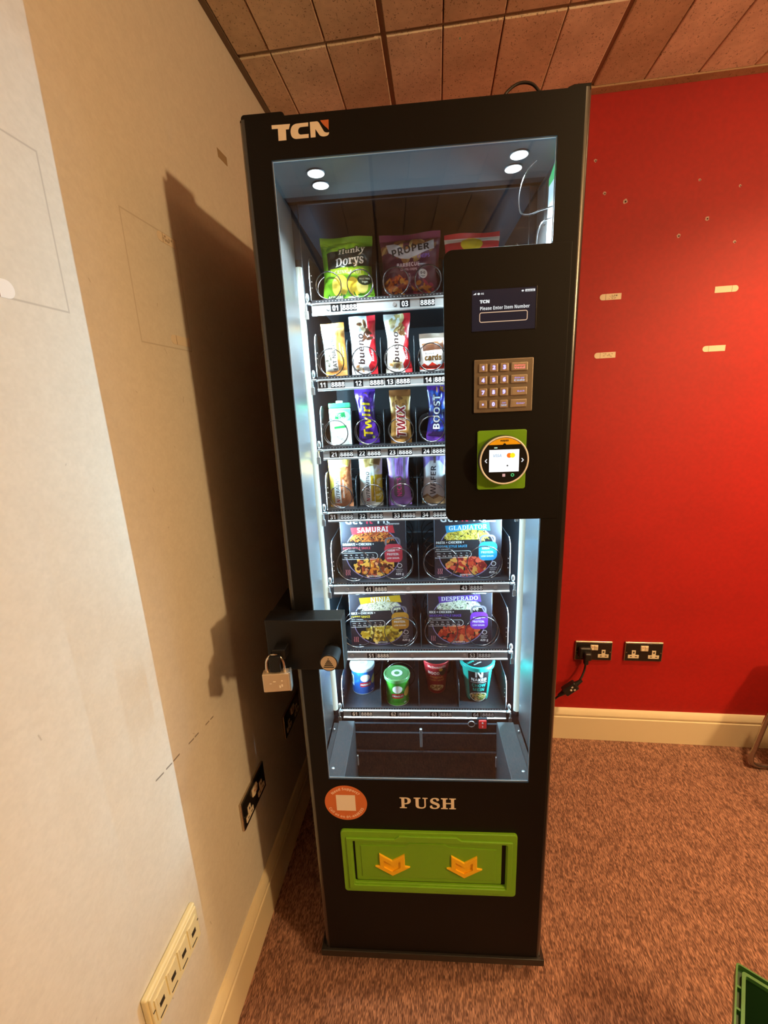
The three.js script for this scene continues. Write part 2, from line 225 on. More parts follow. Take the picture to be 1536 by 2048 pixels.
mesh('bay_floor', span(-0.2, 0.2, 0.325, 0.33, -0.222, -0.012), binMat, VM);
mesh('bay_back', span(-0.247, 0.247, 0.33, 0.552, -0.232, -0.224), liner, VM);
mesh('bay_lintel', rspan(-0.2, 0.2, 0.49, 0.4965, -0.224, -0.214, 0.001), liner, VM);
mesh('lower_panel', rspan(-0.21, 0.205, 0.5, 0.556, -0.2245, -0.2195, 0.002), liner, VM);
mesh('upper_panel', span(-0.246, 0.246, 0.552, 0.578, -0.236, -0.23), liner, VM);
mesh('latch_lever', rspan(-0.0155, -0.0085, 0.515, 0.575, -0.219, -0.211, 0.002), zinc, VM);
for (const x of [-0.197, 0.199]) mesh('latch_pin', rspan(x - 0.0022, x + 0.0022, 0.452, 0.486, -0.214, -0.208, 0.001), zinc, VM);
{ const g = new THREE.Group(); g.name = 'rocker_switch'; VM.add(g); mesh('bezel', rspan(0.148, 0.176, 0.566, 0.598, -0.236, -0.2275, 0.002), liner, g); mesh('rocker', rspan(0.1515, 0.1725, 0.569, 0.595, -0.23, -0.2235, 0.0015), std(lin(0.55, 0.02, 0.02), 0.3, 0, { emissive: lin(0.6, 0.02, 0.02), emissiveIntensity: 0.25 }), g); mesh('dial', cylZ(0.0085, 0.006, 0.131, 0.583, -0.228), liner, g); mesh('dial_rim', new THREE.TorusGeometry(0.009, 0.0012, 6, 24), zinc, g, [0.131, 0.583, -0.2255]); mesh('marking', merge([cylZ(0.0025, 0.0006, 0.162, 0.588, -0.2232, 14), span(0.1612, 0.1628, 0.573, 0.579, -0.2236, -0.2229)]), std(0xffffff, 0.5), g); }

// ── trays ──
const railY = [1.704, 1.535, 1.367, 1.205, 1.001, 0.799, 0.607], FL = 0.006, ZT = -0.25, TX0 = -0.237, TX1 = 0.2315;
const labels = [
  [['01', -0.181, -0.149], ['03', -0.021, 0.030]],
  [['11', -0.224, -0.188], ['12', -0.138, -0.094], ['13', -0.062, -0.031], ['14', 0.029, 0.060]],
  [['21', -0.209, -0.178], ['22', -0.139, -0.109], ['23', -0.063, -0.031], ['24', 0.021, 0.052]],
  [['31', -0.224, -0.188], ['32', -0.147, -0.111], ['33', -0.058, -0.027], ['34', 0.015, 0.051]],
  [['41', -0.142, -0.109], ['43', 0.114, 0.145]],
  [['51', -0.145, -0.112], ['53', 0.136, 0.169]],
  [['61', -0.203, -0.169], ['62', -0.090, -0.058], ['63', 0.028, 0.061], ['64', 0.147, 0.181]]];
const coils = [[[-0.196, -0.123, -0.04, 0.033, 0.116, 0.189], 0.0295], [[-0.203, -0.121, -0.043, 0.037, 0.117, 0.196], 0.031], [[-0.204, -0.124, -0.040, 0.036, 0.117, 0.196], 0.031], [[-0.202, -0.119, -0.044, 0.036, 0.117, 0.196], 0.0295], [[-0.181, -0.066, 0.053, 0.168], 0.0455], [[-0.181, -0.060, 0.052, 0.164], 0.0455], [[-0.181, -0.072, 0.045, 0.162], 0.046]];
const divs = [[-0.0835, 0.0745], [-0.163, -0.082, -0.003, 0.077, 0.157], [-0.163, -0.082, -0.003, 0.077, 0.157], [-0.161, -0.082, -0.004, 0.077, 0.157], [-0.006], [-0.004], [-0.125, -0.015, 0.1]];
const divH = [0.1, 0.105, 0.105, 0.10, 0.12, 0.12, 0.10];
const allNums = labels.flat().map(l => l[0]);
const CW = 128, CH = 64;
const atlas = canvasTex(CW * 8, CH * 4, (g) => {
  rect(g, '#0c0d10', 0, 0, CW * 8, CH * 4);
  allNums.forEach((s, i) => T(g, s, (i % 8) * CW + CW / 2, Math.floor(i / 8) * CH + CH / 2 + 2, 60, '#f6f8f8', { sx: 1.32 }));
  const i = 23, cx = (i % 8) * CW, cy = Math.floor(i / 8) * CH; for (let k = 0; k < 4; k++) { const x = cx + 18 + k * 31; T(g, '8', x, cy + 34, 54, '#f2f5f5', { bold: false, stroke: '#f2f5f5', sw: 3 }); }
});
const labelMat = phys({ map: atlas, roughness: 0.9, specularIntensity: 0.3 });
function labelGeo(i, w, h) { const g = new THREE.PlaneGeometry(w, h), uv = g.attributes.uv, c = i % 8, r = Math.floor(i / 8); for (let k = 0; k < 4; k++) uv.setXY(k, (c + uv.getX(k)) / 8, 1 - (r + 1 - uv.getY(k)) / 4); return g; }
const priceGeo = labelGeo(23, 0.034, 0.0165);
class Helix extends THREE.Curve { constructor(r, pitch, turns, ph) { super(); Object.assign(this, { r, pitch, turns, ph }); } getPoint(t, o = V(0, 0, 0)) { const a = this.ph - t * this.turns * 6.28318; const ext = Math.max(0, t * this.turns - 0.97); return o.set(Math.cos(a) * this.r, Math.sin(a) * this.r, -Math.min(t * this.turns, 0.97) * this.pitch * 0.12 - ext * this.pitch); } }
const railShape = (() => { const s = new THREE.Shape(); s.moveTo(0, 0); s.lineTo(0.006, -0.0015); s.lineTo(0.006, -0.004); s.lineTo(0.0035, -0.005); s.lineTo(0.0035, -0.0215); s.lineTo(0.0075, -0.0235); s.lineTo(0.0075, -0.0265); s.lineTo(0, -0.0275); s.closePath(); return s; })();
const railGeo = extr(railShape, TX1 - TX0).rotateY(-Math.PI / 2).translate(TX1, 0, ZT - 0.004);
let numI = 0;
railY.forEach((ry, k) => {
  const t = new THREE.Group(); t.name = 'tray'; t.position.set(0, ry, 0); VM.add(t);
  mesh('front_rail', railGeo, alu, t);
  mesh('tray_floor', span(TX0, TX1, FL - 0.0012, FL, -0.70, ZT - 0.003), darkPlate, t);
  mesh('front_lip', span(TX0, TX1, 0.0, FL - 0.001, ZT - 0.004, ZT - 0.0028), darkPlate, t);
  const dots = []; for (let x = TX0 + 0.012; x < TX1 - 0.01; x += 0.0075) dots.push(cylZ(0.0011, 0.0006, x, FL - 0.0032, ZT - 0.0026, 6)); const pf = mesh('perforation_glints', merge(dots), alu, t); pf.userData.kind = 'stuff';  // bright metal dots stand in for light showing through the lip holes
  const plateShape = (h) => { const s = new THREE.Shape(); s.moveTo(0, FL); s.lineTo(0.44, FL); s.lineTo(0.44, h); s.lineTo(0.03, h); s.quadraticCurveTo(0.006, h, 0.002, h - 0.03); s.closePath(); return s; };
  for (const x of [TX0, TX1]) { const s = plateShape(divH[k]); const g = extr(s, 0.0014).rotateY(Math.PI / 2).translate(x - 0.0007, 0, ZT - 0.003); mesh('side_plate', g, darkPlate, t); mesh('plate_edge', tube([[x, FL, ZT - 0.0035], [x, divH[k] * 0.5, ZT - 0.004], [x, divH[k] - 0.03, ZT - 0.005], [x, divH[k] - 0.010, ZT - 0.0095], [x, divH[k] - 0.001, ZT - 0.022]], 0.0009, 16, 5), zinc, t); const sg = Math.sign(x); mesh('bright_hole_dots', merge([0.035, 0.048, 0.061].map(y => new THREE.SphereGeometry(0.0016, 8, 6).translate(x - sg * 0.0014, y, ZT - 0.016))), zinc, t);  // zinc beads stand in for the bright see-through holes of the plate
    // hook that carries the tray on the cabinet upright
    const hk = merge([rbox(0.004, 0.03, 0.012, 0.0015, x + sg * 0.012, -0.018, ZT + 0.001), rbox(0.012, 0.005, 0.01, 0.0015, x + sg * 0.007, -0.002, ZT + 0.001), new THREE.SphereGeometry(0.0055, 12, 8).scale(0.8, 1.7, 0.8).translate(x + sg * 0.0085, 0.012, ZT - 0.002), rbox(0.009, 0.018, 0.002, 0.0008, x + sg * 0.011, -0.027, ZT + 0.006)]); mesh('tray_hook', hk, zinc, t); }
  for (const x of divs[k]) { const h = divH[k] * 0.86, s = plateShape(h); mesh('divider', extr(s, 0.001).rotateY(Math.PI / 2).translate(x - 0.0005, 0, ZT - 0.008), darkPlate, t); mesh('divider_edge', tube([[x, FL, ZT - 0.008], [x, h * 0.5, ZT - 0.0085], [x, h - 0.03, ZT - 0.0095], [x, h - 0.01, ZT - 0.014], [x, h - 0.001, ZT - 0.028]], 0.0008, 14, 5), greySteel, t); }
  const [cx, r] = coils[k]; cx.forEach((x, i) => { const left = k === 0 || k === 4 || k === 5 ? i % 2 === 0 : true; const turns = k === 6 ? 4 : k > 3 ? 6 : 7, hx = new Helix(r, k > 3 ? 0.07 : 0.055, turns, left ? -1.2 : -1.9); const g = new THREE.TubeGeometry(hx, turns * 26, 0.0014, 6, false); if (!left) { g.scale(-1, 1, 1); flipWinding(g); } mesh('spiral', g, wire, t, [x, FL + r + 0.0015, k === 6 ? [-0.384, -0.332, -0.390, -0.364][i] : ZT - 0.008]); });
  for (const [n, x, p] of labels[k]) { mesh('number_label', labelGeo(numI++, 0.023, 0.0165), labelMat, t, [x, -0.0132, ZT - 0.0002]); mesh('price_label', priceGeo, labelMat, t, [p, -0.0132, ZT - 0.0002]); }
  const sc = k === 0 ? [-0.198, -0.045] : k === 4 ? [-0.2, -0.036, 0.195] : k === 5 ? [-0.2, -0.03, 0.115, 0.19] : k === 6 ? [0.125] : []; for (const x of sc) mesh('screw', cylZ(0.005, 0.0022, x, -0.0132, ZT + 0.0004, 14, 0.0042), zinc, t);
});
// sticker on the right steel cheek and loose aerial wire
mesh('inspection_label', (() => { const s = poly([[0.145, 1.752], [0.142, 1.868], [0.112, 1.8795], [0.085, 1.8795], [0.085, 1.752]]); return extr(s, 0.0006).rotateY(Math.PI / 2).translate(0.2597, 0, 0); })(), std(lin(0.72, 0.78, 0.80), 0.5), VM);
mesh('label_band', (() => { const s = poly([[0.1425, 1.856], [0.142, 1.868], [0.112, 1.8797], [0.085, 1.8797], [0.085, 1.856]]); return extr(s, 0.0004).rotateY(Math.PI / 2).translate(0.2592, 0, 0); })(), std(lin(0.10, 0.55, 0.18), 0.5), VM);
mesh('aerial_wire', tube([[0.222, 1.878, -0.09], [0.212, 1.872, -0.1], [0.200, 1.85, -0.1], [0.195, 1.82, -0.1], [0.200, 1.80, -0.1], [0.214, 1.797, -0.1], [0.235, 1.803, -0.1], [0.258, 1.808, -0.1]], 0.0013, 60, 6), wire, VM);
mesh('aerial_wire', tube([[0.258, 1.79, -0.1], [0.240, 1.784, -0.1], [0.232, 1.77, -0.1], [0.229, 1.75, -0.1], [0.229, 1.73, -0.1]], 0.0013, 40, 6), wire, VM);
mesh('cable_slot', rspan(0.2590, 0.2612, 1.80, 1.876, -0.168, -0.161, 0.0009), greySteel, VM);

// ── control panel ──
const CP = new THREE.Group(); CP.name = 'control_panel'; VM.add(CP);
{ const s = new THREE.Shape(); s.moveTo(0.065, 1.243); s.lineTo(0.262, 1.243); s.lineTo(0.262, 1.7175); s.lineTo(0.065, 1.7175); s.absarc(0.065, 1.7015, 0.016, Math.PI / 2, Math.PI); s.lineTo(0.049, 1.259); s.absarc(0.065, 1.259, 0.016, Math.PI, Math.PI * 1.5); mesh('panel', extr(s, 0.0026, 0.0008).translate(0, 0, -0.0018), black, CP); }
mesh('electronics_box', span(0.078, 0.225, 1.262, 1.70, -0.075, -0.0064), liner, CP);
mesh('speaker_holes', merge([0.1335, 0.144, 0.1535, 0.164, 0.174].map(x => cylZ(0.0016, 0.0006, x, 1.2775, 0.0016, 10))), std(lin(0.001, 0.001, 0.001), 1), CP);
const screenTex = canvasTex(512, 312, (g, w, h) => {
  rect(g, '#23202a', 0, 0, w, h); const Wt = '#f2f6f6';
  pol(g, Wt, [[8, 34], [34, 18], [34, 34]]); ell(g, Wt, 54, 28, 11, 8); T(g, '4G', 84, 27, 20, Wt); ell(g, Wt, 406, 24, 10, 7); rect(g, Wt, 426, 14, 78, 18); T(g, '00:00:00', 465, 24, 15, '#3c3a44', { sx: 1.05 });
  T(g, 'TCN', 64, 88, 30, Wt, { align: 'left', sx: 1.35, stroke: Wt, sw: 3 }); T(g, 'Please Enter Item Number', 64, 140, 36, Wt, { align: 'left', sx: 0.87 });
  g.strokeStyle = '#f0c8a4'; g.lineWidth = 6; g.beginPath(); g.roundRect(64, 172, 384, 72, 14); g.stroke();
});
{ const d = new THREE.Group(); d.name = 'display'; VM.add(d); mesh('bezel', rspan(0.0955, 0.2075, 1.5845, 1.6545, 0.0005, 0.0018, 0.0004), std(lin(0.008, 0.008, 0.009), 0.2), d); mesh('screen', new THREE.PlaneGeometry(0.108, 0.066), std(0x050507, 0.25, 0, { emissive: 0xffffff, emissiveMap: screenTex, emissiveIntensity: 0.9 }), d, [0.1515, 1.6195, 0.0021]); }
// keypad
const bronze = std(lin(0.33, 0.28, 0.22), 0.38, 0.8), keyMat = std(lin(0.52, 0.45, 0.37), 0.35, 0.75);
const KP = new THREE.Group(); KP.name = 'keypad'; VM.add(KP);
mesh('face_plate', rspan(0.1015, 0.2055, 1.4465, 1.539, 0.0, 0.0052, 0.0018), bronze, KP);
const keyCols = [0.1172, 0.1358, 0.1542, 0.1805], keyRows = [1.5243, 1.5033, 1.4823, 1.4613];
const legends = [['1', '2', '3', 'Multiple|Vend'], ['4', '5', '6', 'Pick-up|Code'], ['7', '8', '9', '←|Back'], ['*', '0', 'Card|Cancel', '←|Enter']];
const keyTex = canvasTex(512, 512, (g) => { rect(g, '#000', 0, 0, 512, 512); legends.forEach((row, j) => row.forEach((s, i) => { const x = i * 128 + 64, y = j * 128 + 64; if (i < 3 && s.length === 1) { T(g, s === '*' ? '•' : s, x, y, s === '*' ? 90 : 96, '#eaf6ff', { stroke: '#2a56ff', sw: 16 }); } else { const [a, b] = s.split('|'); const red = j === 0; const c = red ? '#ff3c6e' : '#3f7bff'; if (j > 1 && i === 3) { T(g, a, x - 40, y, 60, '#8fb4ff'); T(g, b, x + 18, y, 40, c, { sx: 0.8 }); } else { T(g, a, x, y - 22, 40, c, { sx: a.length > 6 ? 0.66 : 0.8 }); T(g, b, x, y + 24, 46, red ? '#ff6a8e' : '#6fc0ff', { sx: b.length > 5 ? 0.72 : 0.95 }); } } })); });
const legMat = std(lin(0.50, 0.41, 0.31), 0.4, 0.6, { emissive: 0xffffff, emissiveMap: keyTex, emissiveIntensity: 1.1 });
legends.forEach((row, j) => row.forEach((s, i) => { const w = i === 3 ? 0.0285 : 0.0142, h = 0.0142; mesh('key', rbox(w, h, 0.004, 0.0014, keyCols[i], keyRows[j], 0.0062), keyMat, KP); const g = new THREE.PlaneGeometry(w * 0.82, h * 0.82), uv = g.attributes.uv; for (let k = 0; k < 4; k++) uv.setXY(k, (i + uv.getX(k)) / 4, 1 - (j + 1 - uv.getY(k)) / 4); mesh('key_legend', g, legMat, KP, [keyCols[i], keyRows[j], 0.00835]); }));
// card reader
const green = std(lin(0.17, 0.40, 0.015), 0.38), yellow = std(lin(0.92, 0.52, 0.012), 0.4);
const CRD = new THREE.Group(); CRD.name = 'card_reader'; VM.add(CRD);
mesh('back_plate', extr(rrect(0.1085, 0.1978, 1.304, 1.4145, 0.004), 0.003, 0.001).translate(0, 0, 0.001), green, CRD);
mesh('housing', cylZ(0.0455, 0.017, 0.1545, 1.3605, 0.013, 56, 0.0445), std(lin(0.05, 0.05, 0.05), 0.3), CRD);
mesh('rim', new THREE.TorusGeometry(0.0428, 0.0017, 10, 72), std(lin(0.88, 0.87, 0.84), 0.3), CRD, [0.1545, 1.3605, 0.0212]);
mesh('face', cylZ(0.0425, 0.001, 0.1545, 1.3605, 0.0214, 56), std(lin(0.012, 0.012, 0.012), 0.12), CRD);
{ const s = new THREE.Shape(); s.absarc(0, 0, 0.0408, 0.79, Math.PI - 0.79, false); s.closePath(); mesh('yellow_cap', extr(s, 0.0006).translate(0.1545, 1.3605, 0.0219), yellow, CRD); }
mesh('camera_hole', cylZ(0.0026, 0.0008, 0.1545, 1.3893, 0.0227, 16), std(lin(0.01, 0.01, 0.01), 0.2), CRD);
const font = await new FontLoader().loadAsync('fonts/droid/droid_sans_bold.typeface.json'), serif = await new FontLoader().loadAsync('fonts/droid/droid_serif_bold.typeface.json');
function text3(s, size, depth, f = font, sx = 1) { const g = new TextGeometry(s, { font: f, size, depth, curveSegments: 5, bevelEnabled: false }); g.computeBoundingBox(); const b = g.boundingBox; return g.translate(-(b.min.x + b.max.x) / 2, -(b.min.y + b.max.y) / 2, 0).scale(sx, 1, 1); }
mesh('cap_lettering', text3('nayax', 0.0038, 0.0003), std(lin(0.02, 0.015, 0.01), 0.5), CRD, [0.1545, 1.3962, 0.0226]);
const cardTex = canvasTex(256, 196, (g, w, h) => { rect(g, '#ffffff', 0, 0, w, h); T(g, 'VISA', 70, 52, 36, '#7d9cb8', { skew: -0.2, sx: 0.95 }); ell(g, '#f0691a', 172, 52, 22, 22); ell(g, '#f7d21c', 200, 52, 22, 22); ell(g, '#555', 158, 142, 8, 8); T(g, 'Pay', 200, 142, 24, '#b9c4c8', { bold: false }); });
mesh('reader_screen', new THREE.PlaneGeometry(0.0535, 0.0405), std(0x111111, 0.3, 0, { emissive: 0xffffff, emissiveMap: cardTex, emissiveIntensity: 1.35 }), CRD, [0.1542, 1.3602, 0.0222]);
const whiteGlow = std(0x222222, 0.5, 0, { emissive: 0xffffff, emissiveIntensity: 0.8 }), greenGlow = std(0x021, 0.5, 0, { emissive: lin(0.1, 0.8, 0.25), emissiveIntensity: 0.9 }), pinkGlow = std(0x322, 0.5, 0, { emissive: lin(0.9, 0.5, 0.45), emissiveIntensity: 0.8 });
mesh('indicator', rspan(0.1362, 0.1418, 1.3832, 1.385, 0.0219, 0.0226, 0.0003), std(0x020, 0.5, 0, { emissive: lin(0.7, 1, 0.75), emissiveIntensity: 0.9 }), CRD);
const chev = (x, d) => extr(poly([[-d * 0.002, 0.003], [-d * 0.0006, 0.0038], [d * 0.0028, 0], [-d * 0.0006, -0.0038], [-d * 0.002, -0.003], [d * 0.0007, 0]].map(([a, b]) => [x + a, 1.3605 + b])), 0.0005).translate(0, 0, 0.022);
mesh('arrow_mark', chev(0.122, -1), whiteGlow, CRD); mesh('arrow_mark', chev(0.187, 1), whiteGlow, CRD);
mesh('stop_mark', rspan(0.1517, 0.1569, 1.3308, 1.336, 0.0218, 0.0225, 0.0003), pinkGlow, CRD); mesh('ring_mark', new THREE.TorusGeometry(0.0024, 0.0006, 6, 24), greenGlow, CRD, [0.170, 1.3335, 0.0223]);

// ── lettering, sticker ──
const cream = std(lin(0.80, 0.70, 0.56), 0.5);
{ const L = new THREE.Group(); L.name = 'maker_lettering'; VM.add(L); const z = 0.0002, e = (s) => extr(s, 0.0006).translate(0, 0, z);
  mesh('letter', e(poly([[-0.226, 1.918], [-0.1955, 1.9175], [-0.198, 1.9105], [-0.203, 1.9105], [-0.2035, 1.8958], [-0.2165, 1.8958], [-0.216, 1.9125], [-0.226, 1.9127]])), cream, L);
  const c = new THREE.Shape(); c.moveTo(-0.1655, 1.9172); c.lineTo(-0.184, 1.917); c.quadraticCurveTo(-0.1945, 1.9165, -0.1955, 1.9065); c.quadraticCurveTo(-0.1955, 1.8965, -0.186, 1.8962); c.lineTo(-0.1665, 1.8962); c.lineTo(-0.166, 1.9015); c.lineTo(-0.178, 1.9015); c.quadraticCurveTo(-0.183, 1.9015, -0.183, 1.9065); c.quadraticCurveTo(-0.1825, 1.9115, -0.178, 1.9118); c.lineTo(-0.166, 1.912); c.closePath(); mesh('letter', e(c), cream, L);
  const n = new THREE.Shape(); n.moveTo(-0.1628, 1.9175); n.lineTo(-0.151, 1.9175); n.quadraticCurveTo(-0.1485, 1.917, -0.1465, 1.913); n.lineTo(-0.141, 1.9035); n.quadraticCurveTo(-0.139, 1.9005, -0.1325, 1.9012); n.quadraticCurveTo(-0.133, 1.8965, -0.14, 1.8962); n.quadraticCurveTo(-0.1465, 1.896, -0.149, 1.8995); n.lineTo(-0.1545, 1.9075); n.lineTo(-0.155, 1.8962); n.lineTo(-0.163, 1.8962); n.closePath(); mesh('letter', e(n), cream, L);
  const k = new THREE.Shape(); k.moveTo(-0.1455, 1.9185); k.lineTo(-0.132, 1.9185); k.lineTo(-0.1328, 1.9045); k.quadraticCurveTo(-0.1345, 1.907, -0.138, 1.9095); k.quadraticCurveTo(-0.1425, 1.9135, -0.1455, 1.9185); mesh('corner_mark', e(k), std(lin(0.55, 0.14, 0.04), 0.5), L); }
{ const L = new THREE.Group(); L.name = 'push_lettering'; VM.add(L); [['P', -0.053], ['U', -0.0165], ['S', 0.0165], ['H', 0.0485]].forEach(([ch, x]) => mesh('letter', text3(ch, 0.031, 0.0006, serif, 1.06), cream, L, [x, 0.5535, 0.0002])); }
const stickTex = canvasTex(512, 512, (g, w, h) => { rect(g, '#d2713c', 0, 0, w, h); rect(g, '#efe3d2', 140, 140, 232, 232); arcText(g, 'Need Support?', 256, 256, 206, -Math.PI / 2, 50, '#f3ded0'); arcText(g, 'Call us on 01-4448233', 256, 256, 212, Math.PI / 2, 47, '#f3ded0', true); });
mesh('support_sticker', new THREE.CircleGeometry(0.051, 56), std(0xffffff, 0.5, 0, { map: stickTex }), VM, [-0.195, 0.5495, 0.0006]);

// ── green delivery flap ──
const FLP = new THREE.Group(); FLP.name = 'delivery_flap'; VM.add(FLP);
{ const s = rrect(-0.2135, 0.2095, 0.2795, 0.4715, 0.009); s.holes.push(rr(new THREE.Path(), -0.186, 0.184, 0.309, 0.443, 0.004)); mesh('frame', extr(s, 0.006, 0.002).translate(0, 0, -0.001), green, FLP);
  const ring = new THREE.Shape(); [[-0.2, 0.292], [0.198, 0.292], [0.198, 0.4515], [0.078, 0.453], [0.066, 0.4625], [-0.071, 0.4625], [-0.082, 0.453], [-0.2, 0.453]].forEach(([x, y], i) => i ? ring.lineTo(x, y) : ring.moveTo(x, y)); ring.closePath(); ring.holes.push(rr(new THREE.Path(), -0.188, 0.186, 0.305, 0.445, 0.004)); mesh('raised_border', extr(ring, 0.003, 0.0015).translate(0, 0, 0.006), green, FLP);
  mesh('recess', span(-0.2, 0.2, 0.295, 0.455, -0.0055, -0.0012), std(lin(0.004, 0.004, 0.004), 0.8), FLP);
  mesh('flap', extr(rrect(-0.181, 0.1745, 0.313, 0.4405, 0.003), 0.002, 0.001).translate(0, 0, -0.0006), green, FLP);
  mesh('flap_panel', extr(poly([[-0.167, 0.326], [0.161, 0.326], [0.161, 0.4225], [0.048, 0.4265], [0.037, 0.4345], [-0.046, 0.4345], [-0.057, 0.4265], [-0.167, 0.4245]]), 0.0008, 0.0012).translate(0, 0, 0.0022), green, FLP);
  for (const x of [-0.0905, 0.0845]) {
    const o = [[-0.031, 0.0385], [0, 0.0175], [0.031, 0.0385], [0.031, 0.001], [0.0435, -0.001], [0, -0.0295], [-0.0425, -0.001], [-0.031, 0.001]].map(([a, b]) => [x + a, 0.365 + b]), inn = [[-0.0215, 0.0205], [0, 0.0065], [0.0215, 0.0205], [0.0215, -0.0035], [0, -0.0175], [-0.0215, -0.0035]].map(([a, b]) => [x + a, 0.365 + b]);
    const sh = poly(o); sh.holes.push(polyPath(inn)); mesh('arrow', extr(sh, 0.003, 0.0014).translate(0, 0, 0.004), yellow, FLP); mesh('arrow_inset', extr(poly(inn), 0.001).translate(0, 0, 0.0035), yellow, FLP);
  } }
// ── lock hasp on the left edge ──
const HSP = new THREE.Group(); HSP.name = 'lock_hasp'; VM.add(HSP);
const haspMat = phys({ color: lin(0.006, 0.0055, 0.005), roughness: 0.42, specularIntensity: 0.6 });
mesh('hasp_box', extr(poly([[-0.322, 0.943], [-0.164, 0.943], [-0.164, 1.056], [-0.322, 1.056]]), 0.042, 0.003).translate(0, 0, 0.003), haspMat, HSP);
mesh('side_plate', rspan(-0.322, -0.2825, 0.946, 1.053, -0.12, 0.004, 0.002), haspMat, HSP);
mesh('cylinder_sleeve', merge([cylZ(0.0178, 0.044, -0.186, 0.9875, 0.068, 32), new THREE.TorusGeometry(0.0165, 0.0014, 8, 36).translate(-0.186, 0.9875, 0.09)]), haspMat, HSP);
const brass = std(lin(0.66, 0.56, 0.42), 0.4, 0.5);
mesh('lock_face', cylZ(0.0158, 0.002, -0.186, 0.9875, 0.0905, 32), brass, HSP);
mesh('lock_grooves', merge([[0.0095, 0.0], [0.0055, 0.0028], [0.0025, 0.005], [-0.001, 0.0068], [-0.0045, 0.0086], [-0.0085, 0.0104]].map(([y, w]) => span(-0.186 - Math.max(w, 0.001), -0.186 + Math.max(w, 0.001), 0.9875 + y - 0.0011, 0.9875 + y + 0.0011, 0.0912, 0.0917))), std(lin(0.01, 0.01, 0.01), 0.6), HSP);
mesh('staple', merge([rspan(-0.308, -0.286, 0.962, 0.996, 0.046, 0.084, 0.002), rspan(-0.302, -0.276, 0.985, 1.006, 0.046, 0.074, 0.002)]), haspMat, HSP);

// ───────────────────────── things on and around the machine ─────────────────────────
function local(name, label, category, x, y, z, turn = 0, group) { return thing(name, label, category, mw(x, y, z), TH + turn, group); }
{ const p = local('padlock', 'brass padlock with steel shackle hanging from the black hasp on the vending machine', 'padlock', -0.299, 0.917, 0.074, 0.12);
  const pm = std(lin(0.66, 0.55, 0.40), 0.4, 0.55); mesh('body', rbox(0.053, 0.041, 0.02, 0.0025, 0, 0.0205, 0), pm, p); mesh('side_trim', rbox(0.004, 0.043, 0.0185, 0.0015, 0.0275, 0.021, 0), std(lin(0.55, 0.58, 0.58), 0.35, 0.8), p);
  mesh('shackle', tube([[-0.017, 0.037, 0], [-0.017, 0.055, 0], [-0.0145, 0.068, 0], [-0.006, 0.0765, 0], [0.006, 0.0765, 0], [0.0145, 0.068, 0], [0.017, 0.055, 0], [0.017, 0.037, 0]], 0.0032, 48, 10), std(lin(0.66, 0.60, 0.52), 0.22, 1), p);
  const eng = std(lin(0.88, 0.82, 0.70), 0.5); mesh('engraving', merge([rbox(0.003, 0.005, 0.0006, 0.0002, 0.007, 0.012, 0.0102), rbox(0.003, 0.005, 0.0006, 0.0002, 0.0115, 0.014, 0.0102), rbox(0.005, 0.0015, 0.0006, 0.0002, -0.003, 0.024, 0.0102), rbox(0.004, 0.0015, 0.0006, 0.0002, -0.011, 0.02, 0.0102), rbox(0.003, 0.0015, 0.0006, 0.0002, 0.012, 0.025, 0.0102)]), eng, p); }
{ const c = local('cable', 'thin black cable looping over the top edge of the vending machine', 'cable', 0, 1.93, -0.06); mesh('cord', tube([[0.10, 0.0028, -0.1], [0.125, 0.003, -0.03], [0.146, 0.014, 0], [0.163, 0.037, 0], [0.182, 0.0465, 0], [0.202, 0.044, 0], [0.214, 0.033, 0], [0.226, 0.015, 0], [0.235, 0.0045, -0.02], [0.25, 0.0028, -0.09]], 0.0024, 70, 8), std(lin(0.02, 0.012, 0.01), 0.5), c); mesh('plug_end', rbox(0.014, 0.009, 0.02, 0.002, 0.25, 0.0047, -0.1), std(lin(0.02, 0.012, 0.01), 0.5), c); }

